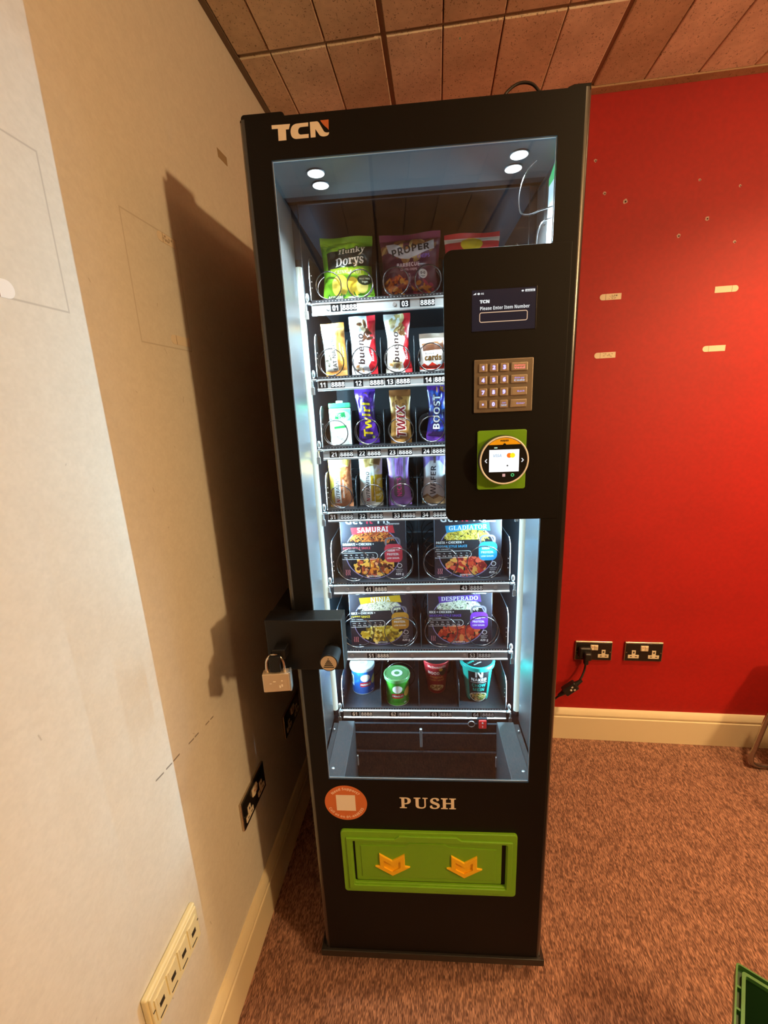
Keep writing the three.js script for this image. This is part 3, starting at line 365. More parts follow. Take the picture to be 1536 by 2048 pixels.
// wall sockets (black plate, cream inserts). local: plate in xy, facing +z
function socket(label, pos, turn, switches = true) {
  const t = thing('wall_socket', label, 'socket', pos, turn), plate = std(lin(0.03, 0.026, 0.022), 0.2, 0.5), rim = std(lin(0.55, 0.46, 0.34), 0.25, 0.9), ins = std(lin(0.78, 0.68, 0.50), 0.45), dk = std(lin(0.02, 0.02, 0.02), 0.6);
  mesh('rim', rbox(0.1475, 0.0875, 0.008, 0.003, 0, 0, 0.004), rim, t); mesh('plate', rbox(0.142, 0.081, 0.005, 0.002, 0, -0.0015, 0.0066), plate, t);
  for (const sx of [-1, 1]) { const g = new THREE.Group(); g.name = 'outlet'; g.position.set(sx * 0.039, -0.013, 0.0092); t.add(g); mesh('insert', extr(poly([[-0.021, -0.016], [0.021, -0.016], [0.021, -0.001], [0.0075, -0.001], [0.0075, 0.02], [-0.0075, 0.02], [-0.0075, -0.001], [-0.021, -0.001]]), 0.0012, 0.0005), ins, g); mesh('slots', merge([span(-0.003, 0.003, 0.007, 0.015, 0.0012, 0.0019), span(-0.014, -0.006, -0.0098, -0.006, 0.0012, 0.0019), span(0.006, 0.014, -0.0098, -0.006, 0.0012, 0.0019)]), dk, g); }
  const sw = new THREE.Group(); sw.name = 'switch_pair'; sw.position.set(0.001, 0.017, 0.0088); t.add(sw); mesh('frame', rbox(0.03, 0.024, 0.003, 0.001, 0, 0, 0.0012), ins, sw); for (const sx of [-1, 1]) mesh('rocker', rbox(0.012, 0.02, 0.004, 0.001, sx * 0.007, 0, 0.003).rotateX(sx * 0.12), ins, sw); mesh('red_flash', merge([-1, 1].map(sx => span(sx * 0.007 - 0.003, sx * 0.007 + 0.003, 0.004, 0.006, 0.0049, 0.0056))), std(lin(0.5, 0.03, 0.02), 0.5), sw);
  mesh('screws', merge([-1, 1].map(sx => cylZ(0.0022, 0.0008, sx * 0.066, -0.003, 0.0094, 10))), rim, t);
  return t;
}
socket('black double wall socket on the red wall with a black plug in it', [0.669, 0.431, ZR], 0);
socket('black double wall socket on the red wall with both outlets empty', [0.865, 0.432, ZR], 0);
socket('black double wall socket low on the cream wall beside the pencilled line', [XL, 0.43, -0.099], Math.PI / 2);
socket('black double wall socket on the cream wall hidden in the shadow beside the vending machine', [XL, 0.43, -0.425], Math.PI / 2);
// data outlet plate
{ const t = thing('data_outlet', 'cream plastic data outlet plate with four network ports on the white wall', 'socket', [XL, 0.437, 0.281], Math.PI / 2), cr = std(lin(0.80, 0.72, 0.42), 0.42), dk = std(lin(0.03, 0.025, 0.015), 0.6);
  mesh('back_box', rbox(0.158, 0.088, 0.012, 0.004, 0, 0, 0.006), cr, t); mesh('plate', rbox(0.150, 0.080, 0.006, 0.0025, 0, 0, 0.013), cr, t);
  for (let i = 0; i < 4; i++) { const g = new THREE.Group(); g.name = 'port'; g.position.set(-0.0525 + i * 0.035, 0, 0.0158); t.add(g); mesh('module', rbox(0.031, 0.05, 0.003, 0.001, 0, 0.002, 0.0008), cr, g); mesh('opening', span(-0.0065, 0.0065, -0.006, 0.0045, 0.0022, 0.0028), dk, g); mesh('shutter', rbox(0.022, 0.02, 0.002, 0.0008, 0, 0.016, 0.002), cr, g); mesh('port_number', span(-0.009, 0.009, -0.0305, -0.0275, -0.0008, 0.0006), dk, g); }
  mesh('screws', merge([-1, 1].map(s => span(s * 0.0705 - 0.003, s * 0.0705 + 0.003, 0.004, 0.0065, 0.0155, 0.0166))), dk, t); }
// adhesive strips
function strip(label, pos, turn, w, h, flip, group, worn, tone = lin(0.78, 0.68, 0.52)) { const t = thing('adhesive_strip', label, 'adhesive strip', pos, turn, group), s = new THREE.Shape(), r = h / 2, e = flip ? -1 : 1; s.moveTo(e * w / 2, -r); s.lineTo(e * w / 2, r); s.lineTo(-e * (w / 2 - r), r); s.absarc(-e * (w / 2 - r), 0, r, flip ? Math.PI / 2 : Math.PI / 2, flip ? -Math.PI / 2 : Math.PI * 1.5, flip); s.closePath(); mesh('tape', extr(s, 0.0008), std(tone, 0.6), t); mesh('tab_line', span(-e * (w / 2 - h) - 0.0006, -e * (w / 2 - h) + 0.0006, -r, r, 0.0008, 0.0011), std(lin(0.4, 0.3, 0.2), 0.8), t); if (worn) { const R = rng(worn), q = []; for (let i = 0; i < 14; i++) { const a = R() * w * 0.55; q.push(box(0.002 + R() * 0.004, 0.001 + R() * 0.003, 0.0003, e * (-w * 0.2 + a), (R() - 0.5) * h * 0.6, 0.0009)); } mesh('glue_residue', merge(q), std(lin(0.45, 0.36, 0.26), 0.8), t); } t.rotation.z = 0; return t; }
strip('worn cream adhesive strip with glue marks on the red wall, higher of two', [0.632, 1.793, ZR], 0, 0.07, 0.0195, false, undefined, 3);
strip('cream adhesive strip with its round tab to the right on the red wall', [0.998, 1.791, ZR], 0, 0.072, 0.0195, true, undefined);
strip('worn cream adhesive strip with glue marks on the red wall, lower of two', [0.628, 1.603, ZR], 0, 0.071, 0.0195, false, undefined, 4);
strip('clean cream adhesive strip with its round tab to the left on the red wall', [0.983, 1.605, ZR], 0, 0.072, 0.019, false, undefined);
strip('torn adhesive strip at the upper corner of the scuffed patch on the cream wall', [XL, 1.806, -0.084], Math.PI / 2, 0.058, 0.017, false, undefined, 5);
strip('clean adhesive strip below the scuffed patch on the cream wall', [XL, 1.617, -0.082], Math.PI / 2, 0.066, 0.018, false, undefined);
strip('white adhesive strip tab on the white wall at the corner of an old poster mark', [XL, 1.63, 0.318], Math.PI / 2, 0.072, 0.022, true, undefined, 0, lin(0.86, 0.86, 0.84));
{ const t = thing('tape_remnant', 'small brown tape remnant high on the cream wall near the vending machine', 'tape', [XL, 2.093, -0.398], Math.PI / 2); mesh('tape', extr(poly([[-0.026, 0.008], [0.025, 0.010], [0.026, -0.009], [-0.024, -0.011]]), 0.0006), std(lin(0.36, 0.27, 0.15), 0.7), t); }
// mains lead with plug and inline safety block
{ const t = thing('power_lead', 'black mains lead with plug and inline safety block hanging from the red wall socket', 'power lead', [0.63, 0.0, ZR]), rub = std(lin(0.014, 0.012, 0.011), 0.4);
  mesh('plug', merge([rbox(0.05, 0.05, 0.022, 0.008, 0.001, 0.43, 0.02), rbox(0.03, 0.034, 0.03, 0.008, 0.006, 0.424, 0.036), rbox(0.018, 0.03, 0.02, 0.006, 0.004, 0.396, 0.03)]), rub, t);
  mesh('cord', tube([[0.004, 0.39, 0.03], [0.0, 0.36, 0.034], [-0.012, 0.335, 0.045], [-0.028, 0.315, 0.055], [-0.062, 0.288, 0.06], [-0.1, 0.24, 0.05], [-0.16, 0.17, 0.03], [-0.26, 0.12, 0.012], [-0.36, 0.10, 0.012]], 0.0042, 70, 8), rub, t);
  const blk = new THREE.Group(); blk.name = 'safety_block'; blk.position.set(-0.062, 0.288, 0.062); blk.rotation.z = 0.72; t.add(blk); mesh('case', rbox(0.062, 0.036, 0.03, 0.006, 0, 0, 0), rub, blk); mesh('buttons', merge([rbox(0.008, 0.006, 0.004, 0.0012, 0.012, 0.008, 0.015), rbox(0.008, 0.006, 0.004, 0.0012, 0.012, -0.008, 0.015), new THREE.SphereGeometry(0.005, 12, 8).translate(0.0, 0, 0.014)]), std(lin(0.55, 0.5, 0.45), 0.5), blk); mesh('strain_relief', new THREE.CylinderGeometry(0.006, 0.011, 0.03, 14).rotateZ(-Math.PI / 2).translate(0.044, 0, 0), rub, blk); mesh('strain_relief', new THREE.CylinderGeometry(0.006, 0.011, 0.03, 14).rotateZ(Math.PI / 2).translate(-0.044, 0, 0), rub, blk); }
// sled-base chair
{ const t = thing('sled_chair', 'bronze metal sled-base chair standing against the red wall', 'chair', [1.25, 0, -0.755]), mt = std(lin(0.42, 0.37, 0.33), 0.26, 0.95), up = std(lin(0.08, 0.03, 0.025), 0.9);
  for (const z of [0, 0.46]) mesh('side_frame', tube([[0.075, 0.44, z], [0.052, 0.34, z], [0.028, 0.22, z], [0.008, 0.10, z], [0.0, 0.05, z], [0.005, 0.024, z], [0.024, 0.012, z], [0.08, 0.0095, z], [0.30, 0.0095, z], [0.46, 0.0095, z], [0.50, 0.02, z], [0.515, 0.05, z], [0.52, 0.12, z], [0.53, 0.44, z], [0.56, 0.62, z], [0.60, 0.84, z]], 0.009, 140, 12), mt, t);
  mesh('crossbar', tube([[0.3, 0.0095, 0], [0.3, 0.0095, 0.46]], 0.009, 6, 10), mt, t); mesh('seat', rbox(0.44, 0.05, 0.45, 0.02, 0.3, 0.465, 0.23), up, t); mesh('backrest', rbox(0.035, 0.34, 0.43, 0.015, 0, 0, 0).rotateZ(-0.17).translate(0.565, 0.70, 0.23), up, t); }
// green storage crate: open box with a flanged rim
{ const t = thing('storage_crate', 'open dark green plastic crate with a ribbed rim standing on the carpet', 'crate', [0.646, 0, 0.111], -0.577), gm = std(lin(0.018, 0.075, 0.022), 0.45), rimM = std(lin(0.06, 0.20, 0.045), 0.4), L = 0.36, D = 0.27, H = 0.3, k = 0.018;
  const wall = (a, b, c, d) => { const g = new THREE.BufferGeometry(); const th = 0.004; const P = [a, b, c, d], cx = [L / 2, 0, D / 2]; const inw = P.map(p => { const v = V(cx[0] - p[0], 0, cx[2] - p[2]).normalize().multiplyScalar(th); return [p[0] + v.x, p[1], p[2] + v.z]; }); const pos = []; const q = (A, B, C2, D2) => pos.push(...A, ...B, ...C2, ...A, ...C2, ...D2); q(a, b, c, d); q(inw[3], inw[2], inw[1], inw[0]); q(d, c, inw[2], inw[3]); q(b, a, inw[0], inw[1]); g.setAttribute('position', new THREE.Float32BufferAttribute(pos, 3)); g.computeVertexNormals(); return g; };
  const b = [[k, 0, k], [L - k, 0, k], [L - k, 0, D - k], [k, 0, D - k]], u = [[0, H, 0], [L, H, 0], [L, H, D], [0, H, D]];
  for (let i = 0; i < 4; i++) { const j = (i + 1) % 4; mesh('crate_wall', wall(b[j], b[i], u[i], u[j]), gm, t); }
  mesh('crate_floor', span(k, L - k, 0, 0.004, k, D - k), gm, t);
  const e = 0.012, ring = (a, b, y0, y1) => { const q = rrect(-a, L + a, -D - a, a, 0.006); q.holes.push(rr(new THREE.Path(), -b, L + b, -D - b, b, 0.004)); return extr(q, y1 - y0).rotateX(-Math.PI / 2).translate(0, y0, 0); };
  mesh('rim_lip', ring(e, e - 0.003, H - 0.03, H + 0.002), rimM, t); mesh('rim_channel', ring(e - 0.003, 0, H - 0.014, H - 0.011), gm, t); mesh('rim_top', ring(0.002, -0.004, H - 0.008, H + 0.001), rimM, t);
  for (let i = 0; i < 6; i++) mesh('rim_rib', span(-e + 0.002, -0.001, H - 0.012, H - 0.002, 0.03 + i * 0.042, 0.034 + i * 0.042), rimM, t); }

// ───────────────────────── goods on the trays ─────────────────────────
function softPack({ w, h, d, seal = 0.012, seed = 1, crumple = 0.0016, pinch = 0.06, pw = 0.55, ends = 0.45 }) {
  const n1 = noise2(32, seed * 7 + 1), NX = 32, NY = Math.max(18, Math.round(h / 0.0055)), hb = h - 2 * seal;
  const P = (u, vv, side) => { const su = Math.sin(Math.PI * u), sv = Math.sin(Math.PI * Math.min(1, Math.max(0, vv))); let z = d / 2 * Math.pow(su, pw) * Math.pow(sv, ends); const nn = (n1(u * 5 + (side > 0 ? 0 : 9), vv * h * 60) - 0.5) + 0.5 * (n1(u * 11 + 3, vv * h * 130) - 0.5); z += 1.5 * crumple * nn * Math.sqrt(su) * (0.5 + Math.abs(vv - 0.5)); return [(u - 0.5) * w * (1 - pinch * sv), seal + vv * hb, side * Math.max(z, 0.0003)]; };
  const build = (fn, nx, ny, v0, v1) => { const pos = [], uv = [], idx = []; for (const s of [1, -1]) { const o = pos.length / 3; for (let j = 0; j <= ny; j++) for (let i = 0; i <= nx; i++) { const u = i / nx, v = j / ny; pos.push(...fn(u, v, s)); uv.push(u, v0 + (v1 - v0) * v); } for (let j = 0; j < ny; j++) for (let i = 0; i < nx; i++) { const a = o + j * (nx + 1) + i, b = a + 1, c = a + nx + 1, e = c + 1; s > 0 ? idx.push(a, b, e, a, e, c) : idx.push(b, a, e, e, a, c); } } const g = new THREE.BufferGeometry(); g.setAttribute('position', new THREE.Float32BufferAttribute(pos, 3)); g.setAttribute('uv', new THREE.Float32BufferAttribute(uv, 2)); g.setIndex(idx); g.computeVertexNormals(); return g; };
  const sealFn = top => (u, v, s) => { const q = top ? v : 1 - v; const z = 0.004 * q * Math.sin(u * 7 + seed) * (w / 0.1) + 0.0005 * Math.sin(v * 22); return [(u - 0.5) * w, top ? h - seal + v * seal : v * seal, z + s * 0.0003]; };
  return { body: build(P, NX, NY, seal / h, 1 - seal / h), top: build(sealFn(true), 30, 6, 1 - seal / h, 1), bottom: build(sealFn(false), 30, 6, 0, seal / h) };
}
function pack(name, label, category, x, k, z, o, tw, th2, draw, tilt = 0, lean = 0, turn = 0, rough = 0.28) {
  const t = local(name, label, category, x, railY[k] + FL, z, turn); t.rotation.order = 'YXZ'; t.rotation.x = -lean; t.rotation.z = tilt; if (tilt) t.position.y += Math.abs(Math.sin(tilt)) * o.w / 2;
  const m = phys({ map: canvasTex(tw, th2, draw), roughness: rough + 0.1, clearcoat: 0.5, clearcoatRoughness: 0.25 }), g = softPack(o);
  mesh('wrapper', g.body, m, t); mesh('top_seal', g.top, m, t); mesh('bottom_seal', g.bottom, m, t); return t;
}
const VT = -Math.PI / 2;
// row 0
pack('crisps_bag', 'bright green bag of crinkle cut crisps on the top tray', 'crisps bag', -0.153, 0, -0.292, { w: 0.122, h: 0.138, d: 0.05, seal: 0.013, seed: 3, crumple: 0.012, pinch: 0.08 }, 384, 448, (g, w, h) => {
  const R = rng(3); rect(g, '#6fae1e', 0, 0, w, h); rect(g, '#8cc52a', 0, 0, w, 60); for (let i = 0; i < 16; i++) pol(g, R() < 0.5 ? '#5c9a18' : '#86c22c', [[R() * w, 40 + R() * 60], [R() * w, 30 + R() * 90], [R() * w, 110]]);
  pol(g, '#1a2118', [[40, 118], [w, 70], [w, 210], [40, 235]]); g.fillStyle = '#a9cf22'; g.fillRect(60, 230, w - 120, 45); T(g, 'CRINKLE CUT', 196, 254, 32, '#f4f6c8', { sx: 1.05, skew: -0.1 });
  T(g, 'Hunky', 232, 108, 60, '#ffffff', { font: 'serif', skew: -0.18, stroke: '#18311f', sw: 12, rot: -0.13 }); T(g, 'Dorys', 214, 180, 76, '#ffffff', { font: 'serif', skew: -0.18, stroke: '#18311f', sw: 12, rot: -0.13 });
  ell(g, '#f3df57', 130, 340, 62, 70, 0.3); ell(g, '#e9cf3f', 235, 350, 50, 62, -0.3); ell(g, '#f6e77a', 300, 345, 44, 50, 0.5); blobs(g, R, ['#4f9a17', '#2f7d10', '#77b822'], 40, 190, 425, 180, 24, 20, 7); ell(g, '#23341f', 322, 308, 56, 34); T(g, 'MEAT FREE', 322, 300, 16, '#dfe8d0'); T(g, 'Vegan', 322, 320, 16, '#dfe8d0'); T(g, 'ACQUIRE', 92, 412, 26, '#eef2e4', { stroke: '#20401c', sw: 5 });
}, 0, 0, 0.06);
pack('crisps_bag', 'dark maroon bag of barbecue lentil chips on the top tray', 'crisps bag', -0.006, 0, -0.295, { w: 0.140, h: 0.136, d: 0.05, seal: 0.012, seed: 8, crumple: 0.012, pinch: 0.07 }, 448, 448, (g, w, h) => {
  const R = rng(9); rect(g, '#5d1837', 0, 0, w, h); rect(g, '#7b2350', 0, 0, w, 46); blobs(g, R, ['#c39a5b', '#a8713c', '#d3b071', '#8c5a2b'], 26, 220, 120, 210, 70, 32, 18);
  pol(g, '#d9d5d8', [[46, 70], [110, 70], [190, 130], [400, 54], [410, 120], [220, 190], [150, 180], [60, 130]]); T(g, 'PROPER', 226, 122, 70, '#171317', { rot: -0.13, sx: 1.12 }); T(g, 'CHIPS', 330, 172, 34, '#8a63c8', { rot: -0.13 });
  T(g, 'BARBECUE', 210, 232, 36, '#f0dfe2'); T(g, 'LENTIL CHIPS', 214, 262, 20, '#e6cfd4'); blobs(g, R, ['#b5431f', '#c96a22', '#8e2d1a', '#d9953b'], 34, 110, 370, 100, 60, 30, 10); blobs(g, R, ['#a52a4e', '#c77a2a'], 16, 320, 390, 80, 40, 26, 9); ell(g, '#efe9e6', 322, 292, 34, 32); T(g, '0-0', 322, 288, 26, '#23181c'); T(g, 'vegan', 322, 308, 12, '#23181c'); T(g, 'CRUNCH', 218, 330, 22, '#d7b7bf', { rot: VT, bold: false });
}, 0, 0, -0.05);
pack('crisps_bag', 'red and yellow crisps bag on the top tray half hidden behind the control panel', 'crisps bag', 0.135, 0, -0.295, { w: 0.125, h: 0.128, d: 0.045, seal: 0.012, seed: 12, crumple: 0.005 }, 128, 128, (g, w, h) => { rect(g, '#c92630', 0, 0, w, h); rect(g, '#e9dfd0', 0, 10, w, 10); ell(g, '#e3c41f', 62, 26, 26, 16); });
// row 1
pack('snack_bar', 'orange and white fruit bar with a clear window on the second tray', 'snack bar', -0.192, 1, -0.285, { w: 0.056, h: 0.122, d: 0.02, seal: 0.012, seed: 21, crumple: 0.002 }, 192, 416, (g, w, h) => {
  const R = rng(21); rect(g, '#e0a45c', 0, 0, w, h); rect(g, '#cfd0c8', 0, 44, 92, 330); blobs(g, R, ['#b9b6a4', '#8d8a78', '#e8e6dc', '#76705e'], 70, 44, 200, 46, 160, 10, 8); rect(g, '#e09a46', 92, 80, 100, 290); rect(g, '#f0ece2', 58, 70, 52, 300); T(g, 'EAT NATURAL', 84, 220, 44, '#1d1a18', { rot: VT, sx: 1.06 }); T(g, 'almonds, apricots', 140, 230, 18, '#f7e7cf', { rot: VT, bold: false }); T(g, '& yoghurt', 164, 230, 18, '#f7e7cf', { rot: VT, bold: false }); rect(g, '#d98e45', 0, 0, w, 40); rect(g, '#d98e45', 0, h - 40, w, 40);
}, 0.05, 0.02, 0.1);
function buenoBar(x, white, seed, label) { return pack('chocolate_bar', label, 'chocolate bar', x, 1, -0.287, { w: 0.064, h: 0.136, d: 0.022, seal: 0.012, seed, pinch: white ? 0.2 : 0.08, crumple: 0.004 }, 224, 448, (g, w, h) => {
  const R = rng(seed); rect(g, white ? '#f0ede4' : '#e4e6ea', 0, 0, w, h); pol(g, '#cf1f2c', [[150, 0], [w, 0], [w, h], [165, h], [150, 380], [185, 330], [160, 260], [190, 190], [158, 110]]); if (white) { blobs(g, R, ['#e6d6a8', '#d5bf85', '#c7a868'], 16, 110, 70, 70, 60, 26, 14); blobs(g, R, ['#8a5a33', '#e8dcb8'], 8, 150, 150, 30, 40, 26, 12); blobs(g, R, ['#d9c48e', '#b98b4f'], 10, 90, 385, 60, 26, 22, 9); } else { blobs(g, R, ['#6a3d22', '#8b5a35', '#d9c39c'], 10, 100, 80, 44, 36, 26, 12); blobs(g, R, ['#4d2a18', '#6a3d22'], 8, 150, 150, 34, 40, 24, 12); blobs(g, R, ['#b07a45', '#e6d8bb'], 8, 80, 385, 40, 24, 20, 9); }
  T(g, 'bueno', 92, 250, 78, '#2a1512', { rot: VT, skew: -0.12 }); if (white) T(g, 'WHITE', 50, 220, 20, '#57433a', { rot: VT, bold: false }); T(g, 'kinder', 190, 300, 28, '#ffffff', { rot: VT, font: 'serif' });
}, 0.015, 0.03); }
buenoBar(-0.124, false, 31, 'white and red wafer chocolate bar with dark chocolate pieces on the second tray');
buenoBar(-0.040, true, 33, 'white and red wafer chocolate bar with white chocolate pieces on the second tray');
pack('biscuit_pack', 'short brown, white and red biscuit pack at the control panel edge of the second tray', 'biscuit pack', 0.042, 1, -0.286, { w: 0.064, h: 0.088, d: 0.018, seal: 0.01, seed: 37, crumple: 0.002 }, 256, 352, (g, w, h) => {
  rect(g, '#e8e7e2', 0, 0, w, h); rect(g, '#9a8c7e', 0, 0, w, 44); rect(g, '#c9c4ba', 0, 44, w, 40); pol(g, '#5a3219', [[20, 92], [230, 70], [240, 150], [30, 160]]); pol(g, '#8a5a2d', [[20, 92], [230, 70], [232, 90], [22, 112]]); T(g, 'Kinder', 96, 182, 26, '#1c1412', { font: 'serif' }); T(g, 'NEW', 170, 178, 12, '#c23'); T(g, 'cards', 130, 222, 66, '#7a5417', { stroke: '#1c1412', sw: 6 }); pol(g, '#d8321f', [[0, 300], [40, 270], [80, 296], [120, 262], [170, 292], [220, 266], [w, 290], [w, 326], [0, 326]]); ell(g, '#cfe0f0', 205, 272, 22, 14); rect(g, '#d6d9d8', 0, h - 26, w, 26);
});
// row 2
{ const t = local('mint_box', 'small white and green box of mints on the third tray', 'mint box', -0.193, railY[2] + FL, -0.286, 0.1); mesh('case', rbox(0.055, 0.092, 0.02, 0.003, 0, 0.046, 0), std(lin(0.66, 0.80, 0.70), 0.25), t); mesh('front_print', new THREE.PlaneGeometry(0.051, 0.088), std(0xffffff, 0.35, 0, { map: canvasTex(192, 336, (g, w, h) => { rect(g, '#f2f7f2', 0, 0, w, h); rect(g, '#7fcf9e', 0, 0, w, 110); ell(g, '#bfe6cc', 96, 66, 92, 54); pol(g, '#1f8a4a', [[44, 88], [60, 40], [140, 28], [148, 76], [110, 100]]); T(g, 'tic', 80, 54, 42, '#ffffff'); T(g, 'tac', 108, 82, 40, '#ffffff'); pol(g, '#27ae57', [[34, 164], [150, 152], [152, 176], [36, 184]]); const R = rng(4); for (let i = 0; i < 9; i++) rect(g, '#54605a', 30 + R() * 120, 200 + R() * 110, 5, 4); }) }), t, [0, 0.046, 0.0102]); mesh('lid', rbox(0.0545, 0.012, 0.0195, 0.002, 0, 0.0985, 0), std(lin(0.05, 0.40, 0.16), 0.35), t); mesh('flip_tab', rbox(0.018, 0.006, 0.012, 0.0015, 0, 0.1072, 0), std(lin(0.5, 0.68, 0.55), 0.35), t); }
pack('chocolate_bar', 'purple chocolate bar with yellow lettering on the third tray', 'chocolate bar', -0.122, 2, -0.286, { w: 0.052, h: 0.140, d: 0.022, seal: 0.013, seed: 41, pinch: 0.2, crumple: 0.004 }, 176, 448, (g, w, h) => { const R = rng(41); rect(g, '#4b2492', 0, 0, w, h); blobs(g, R, ['#7c4a2c', '#5d341e', '#8f5a38'], 9, 78, 78, 40, 26, 20, 10); blobs(g, R, ['#6a3cc0', '#3a1a78'], 26, 88, 240, 80, 190, 14, 40); T(g, 'Twirl', 88, 255, 116, '#f4dc1e', { rot: VT, skew: -0.12, stroke: '#2c1260', sw: 8 }); ell(g, '#b7d86a', 130, 398, 12, 12); }, 0.05, 0.03);
pack('chocolate_bar', 'gold and brown caramel biscuit bar with red lettering on the third tray', 'chocolate bar', -0.041, 2, -0.286, { w: 0.053, h: 0.130, d: 0.02, seal: 0.013, seed: 43, pinch: 0.1, crumple: 0.003 }, 176, 432, (g, w, h) => { const R = rng(43); rect(g, '#a9793a', 0, 0, w, h); rect(g, '#8d5526', 0, 0, w, 54); rect(g, '#c79c56', 0, 60, 26, 330); rect(g, '#c79c56', 150, 60, 26, 330); blobs(g, R, ['#8a5c2a', '#b98a48', '#74481f'], 24, 88, 120, 60, 60, 16, 9); T(g, 'TWIX', 92, 258, 104, '#c01424', { rot: VT, skew: -0.15, stroke: '#f2e4d8', sw: 16 }); T(g, 'TWIX', 92, 258, 104, '#8e1220', { rot: VT, skew: -0.15 }); });
pack('chocolate_bar', 'blue and purple chocolate bar with white lettering on the third tray', 'chocolate bar', 0.049, 2, -0.286, { w: 0.054, h: 0.146, d: 0.024, seal: 0.014, seed: 47, pinch: 0.2, crumple: 0.005 }, 176, 464, (g, w, h) => { const R = rng(47); rect(g, '#2b2b86', 0, 0, w, h); rect(g, '#5b2c9a', 0, 0, w, 80); blobs(g, R, ['#1f4fae', '#2b66c8', '#3a2a92'], 30, 80, 240, 70, 170, 16, 34); blobs(g, R, ['#b9803a', '#d8a85a'], 6, 110, 70, 40, 20, 18, 9); rect(g, '#5b2c9a', 0, 390, w, 80); T(g, 'BOOST', 80, 240, 84, '#dfe8ee', { rot: VT, stroke: '#131644', sw: 12 }); T(g, 'energy', 136, 250, 22, '#9fd8f0', { rot: VT, bold: false }); }, -0.03, 0.03);
// row 3
function proteinBar(x, yel, seed, label) { return pack('protein_bar', label, 'protein bar', x, 3, -0.288, { w: 0.062, h: 0.152, d: 0.02, seal: 0.01, seed, crumple: 0.002 }, 224, 528, (g, w, h) => {
  const R = rng(seed); rect(g, yel ? '#e9e7dc' : '#cf7a4c', 0, 0, w, h); if (!yel) { rect(g, '#d8a24a', 0, 0, 40, h); blobs(g, R, ['#b8602f', '#dd9060', '#a4522a'], 40, 150, 260, 70, 240, 26, 12); rect(g, '#e2c64c', 0, 300, 44, 200); } else { rect(g, '#d8b722', 150, 240, 74, 260); blobs(g, R, ['#e8d34a', '#c7a41c', '#f0e9b0'], 20, 190, 330, 34, 140, 18, 10); rect(g, '#e0b31f', 112, 250, 30, 240); }
  for (const [a, b, r] of [[130, 60, 0.5], [90, 130, -0.25], [160, 110, 0.2]]) { g.save(); g.translate(a, b); g.rotate(r); g.fillStyle = yel ? '#a8874e' : '#d9b45a'; g.fillRect(-46, -40, 92, 80); g.fillStyle = yel ? '#8c6d3a' : '#c69a3e'; g.fillRect(-36, -30, 72, 60); g.strokeStyle = '#efe0b0'; g.lineWidth = 4; g.strokeRect(-46, -40, 92, 80); g.restore(); }
  rect(g, '#f6f3ee', 46, 210, 66, 290); T(g, 'NUTRAMINO', 82, 352, 46, '#2a2422', { rot: VT, skew: -0.1, sx: 0.98 }); T(g, 'N', 82, 474, 48, '#c8202c', { rot: VT, skew: -0.1 }); T(g, 'PROTEIN WAFER', 140, 360, 22, yel ? '#6a5a1a' : '#f2e2d6', { rot: VT }); T(g, yel ? 'VANILLA' : 'CARAMEL', 170, 360, 18, '#efe6d2', { rot: VT, bold: false });
}, yel ? -0.02 : 0, 0.02); }
proteinBar(-0.204, false, 51, 'orange and white protein wafer bar on the fourth tray');
proteinBar(-0.125, true, 53, 'white and yellow protein wafer bar on the fourth tray');
pack('protein_bar', 'lilac protein bar with pink lettering on a grey panel on the fourth tray', 'protein bar', -0.049, 3, -0.286, { w: 0.061, h: 0.158, d: 0.024, seal: 0.016, seed: 57, pinch: 0.14, crumple: 0.003 }, 208, 528, (g, w, h) => { rect(g, '#a878cf', 0, 0, w, h); rect(g, '#8d8398', 40, 40, 30, 250); rect(g, '#7f7688', 150, 60, 26, 280); g.fillStyle = '#6f6673'; g.beginPath(); g.roundRect(52, 270, 100, 190, 40); g.fill(); T(g, "N!CK'S", 104, 368, 60, '#ff3fc0', { rot: VT, sx: 0.92 }); ell(g, '#c9d23a', 92, 92, 22, 26); T(g, 'NEW', 92, 92, 18, '#3c3a18'); for (let i = 0; i < 3; i++) T(g, 'swedish protein bar', 90 + i * 22, 190, 15, '#4c3560', { rot: VT, bold: false }); }, 0.02, 0.02);
pack('protein_bar', 'silver and lilac protein wafer bar with dark lettering on the fourth tray', 'protein bar', 0.039, 3, -0.288, { w: 0.062, h: 0.152, d: 0.026, seal: 0.013, seed: 59, pinch: 0.12, crumple: 0.003 }, 208, 512, (g, w, h) => { rect(g, '#b9b8bd', 0, 0, w, h); pol(g, '#7c68b8', [[0, 0], [w, 0], [w, 190], [150, 130], [62, 130], [0, 200]]); rect(g, '#6b5a62', 92, 20, 22, 130); T(g, 'WAFER', 92, 300, 70, '#2b2a33', { rot: VT, sx: 1.1 }); T(g, 'protein', 150, 330, 24, '#8c8c96', { rot: VT }); pol(g, '#8d6334', [[0, 450], [40, 420], [84, 452], [130, 424], [180, 452], [w, 430], [w, h], [0, h]]); pol(g, '#d8b887', [[0, 470], [50, 440], [100, 474], [150, 446], [w, 470], [w, h], [0, h]]); }, -0.03, 0.02);
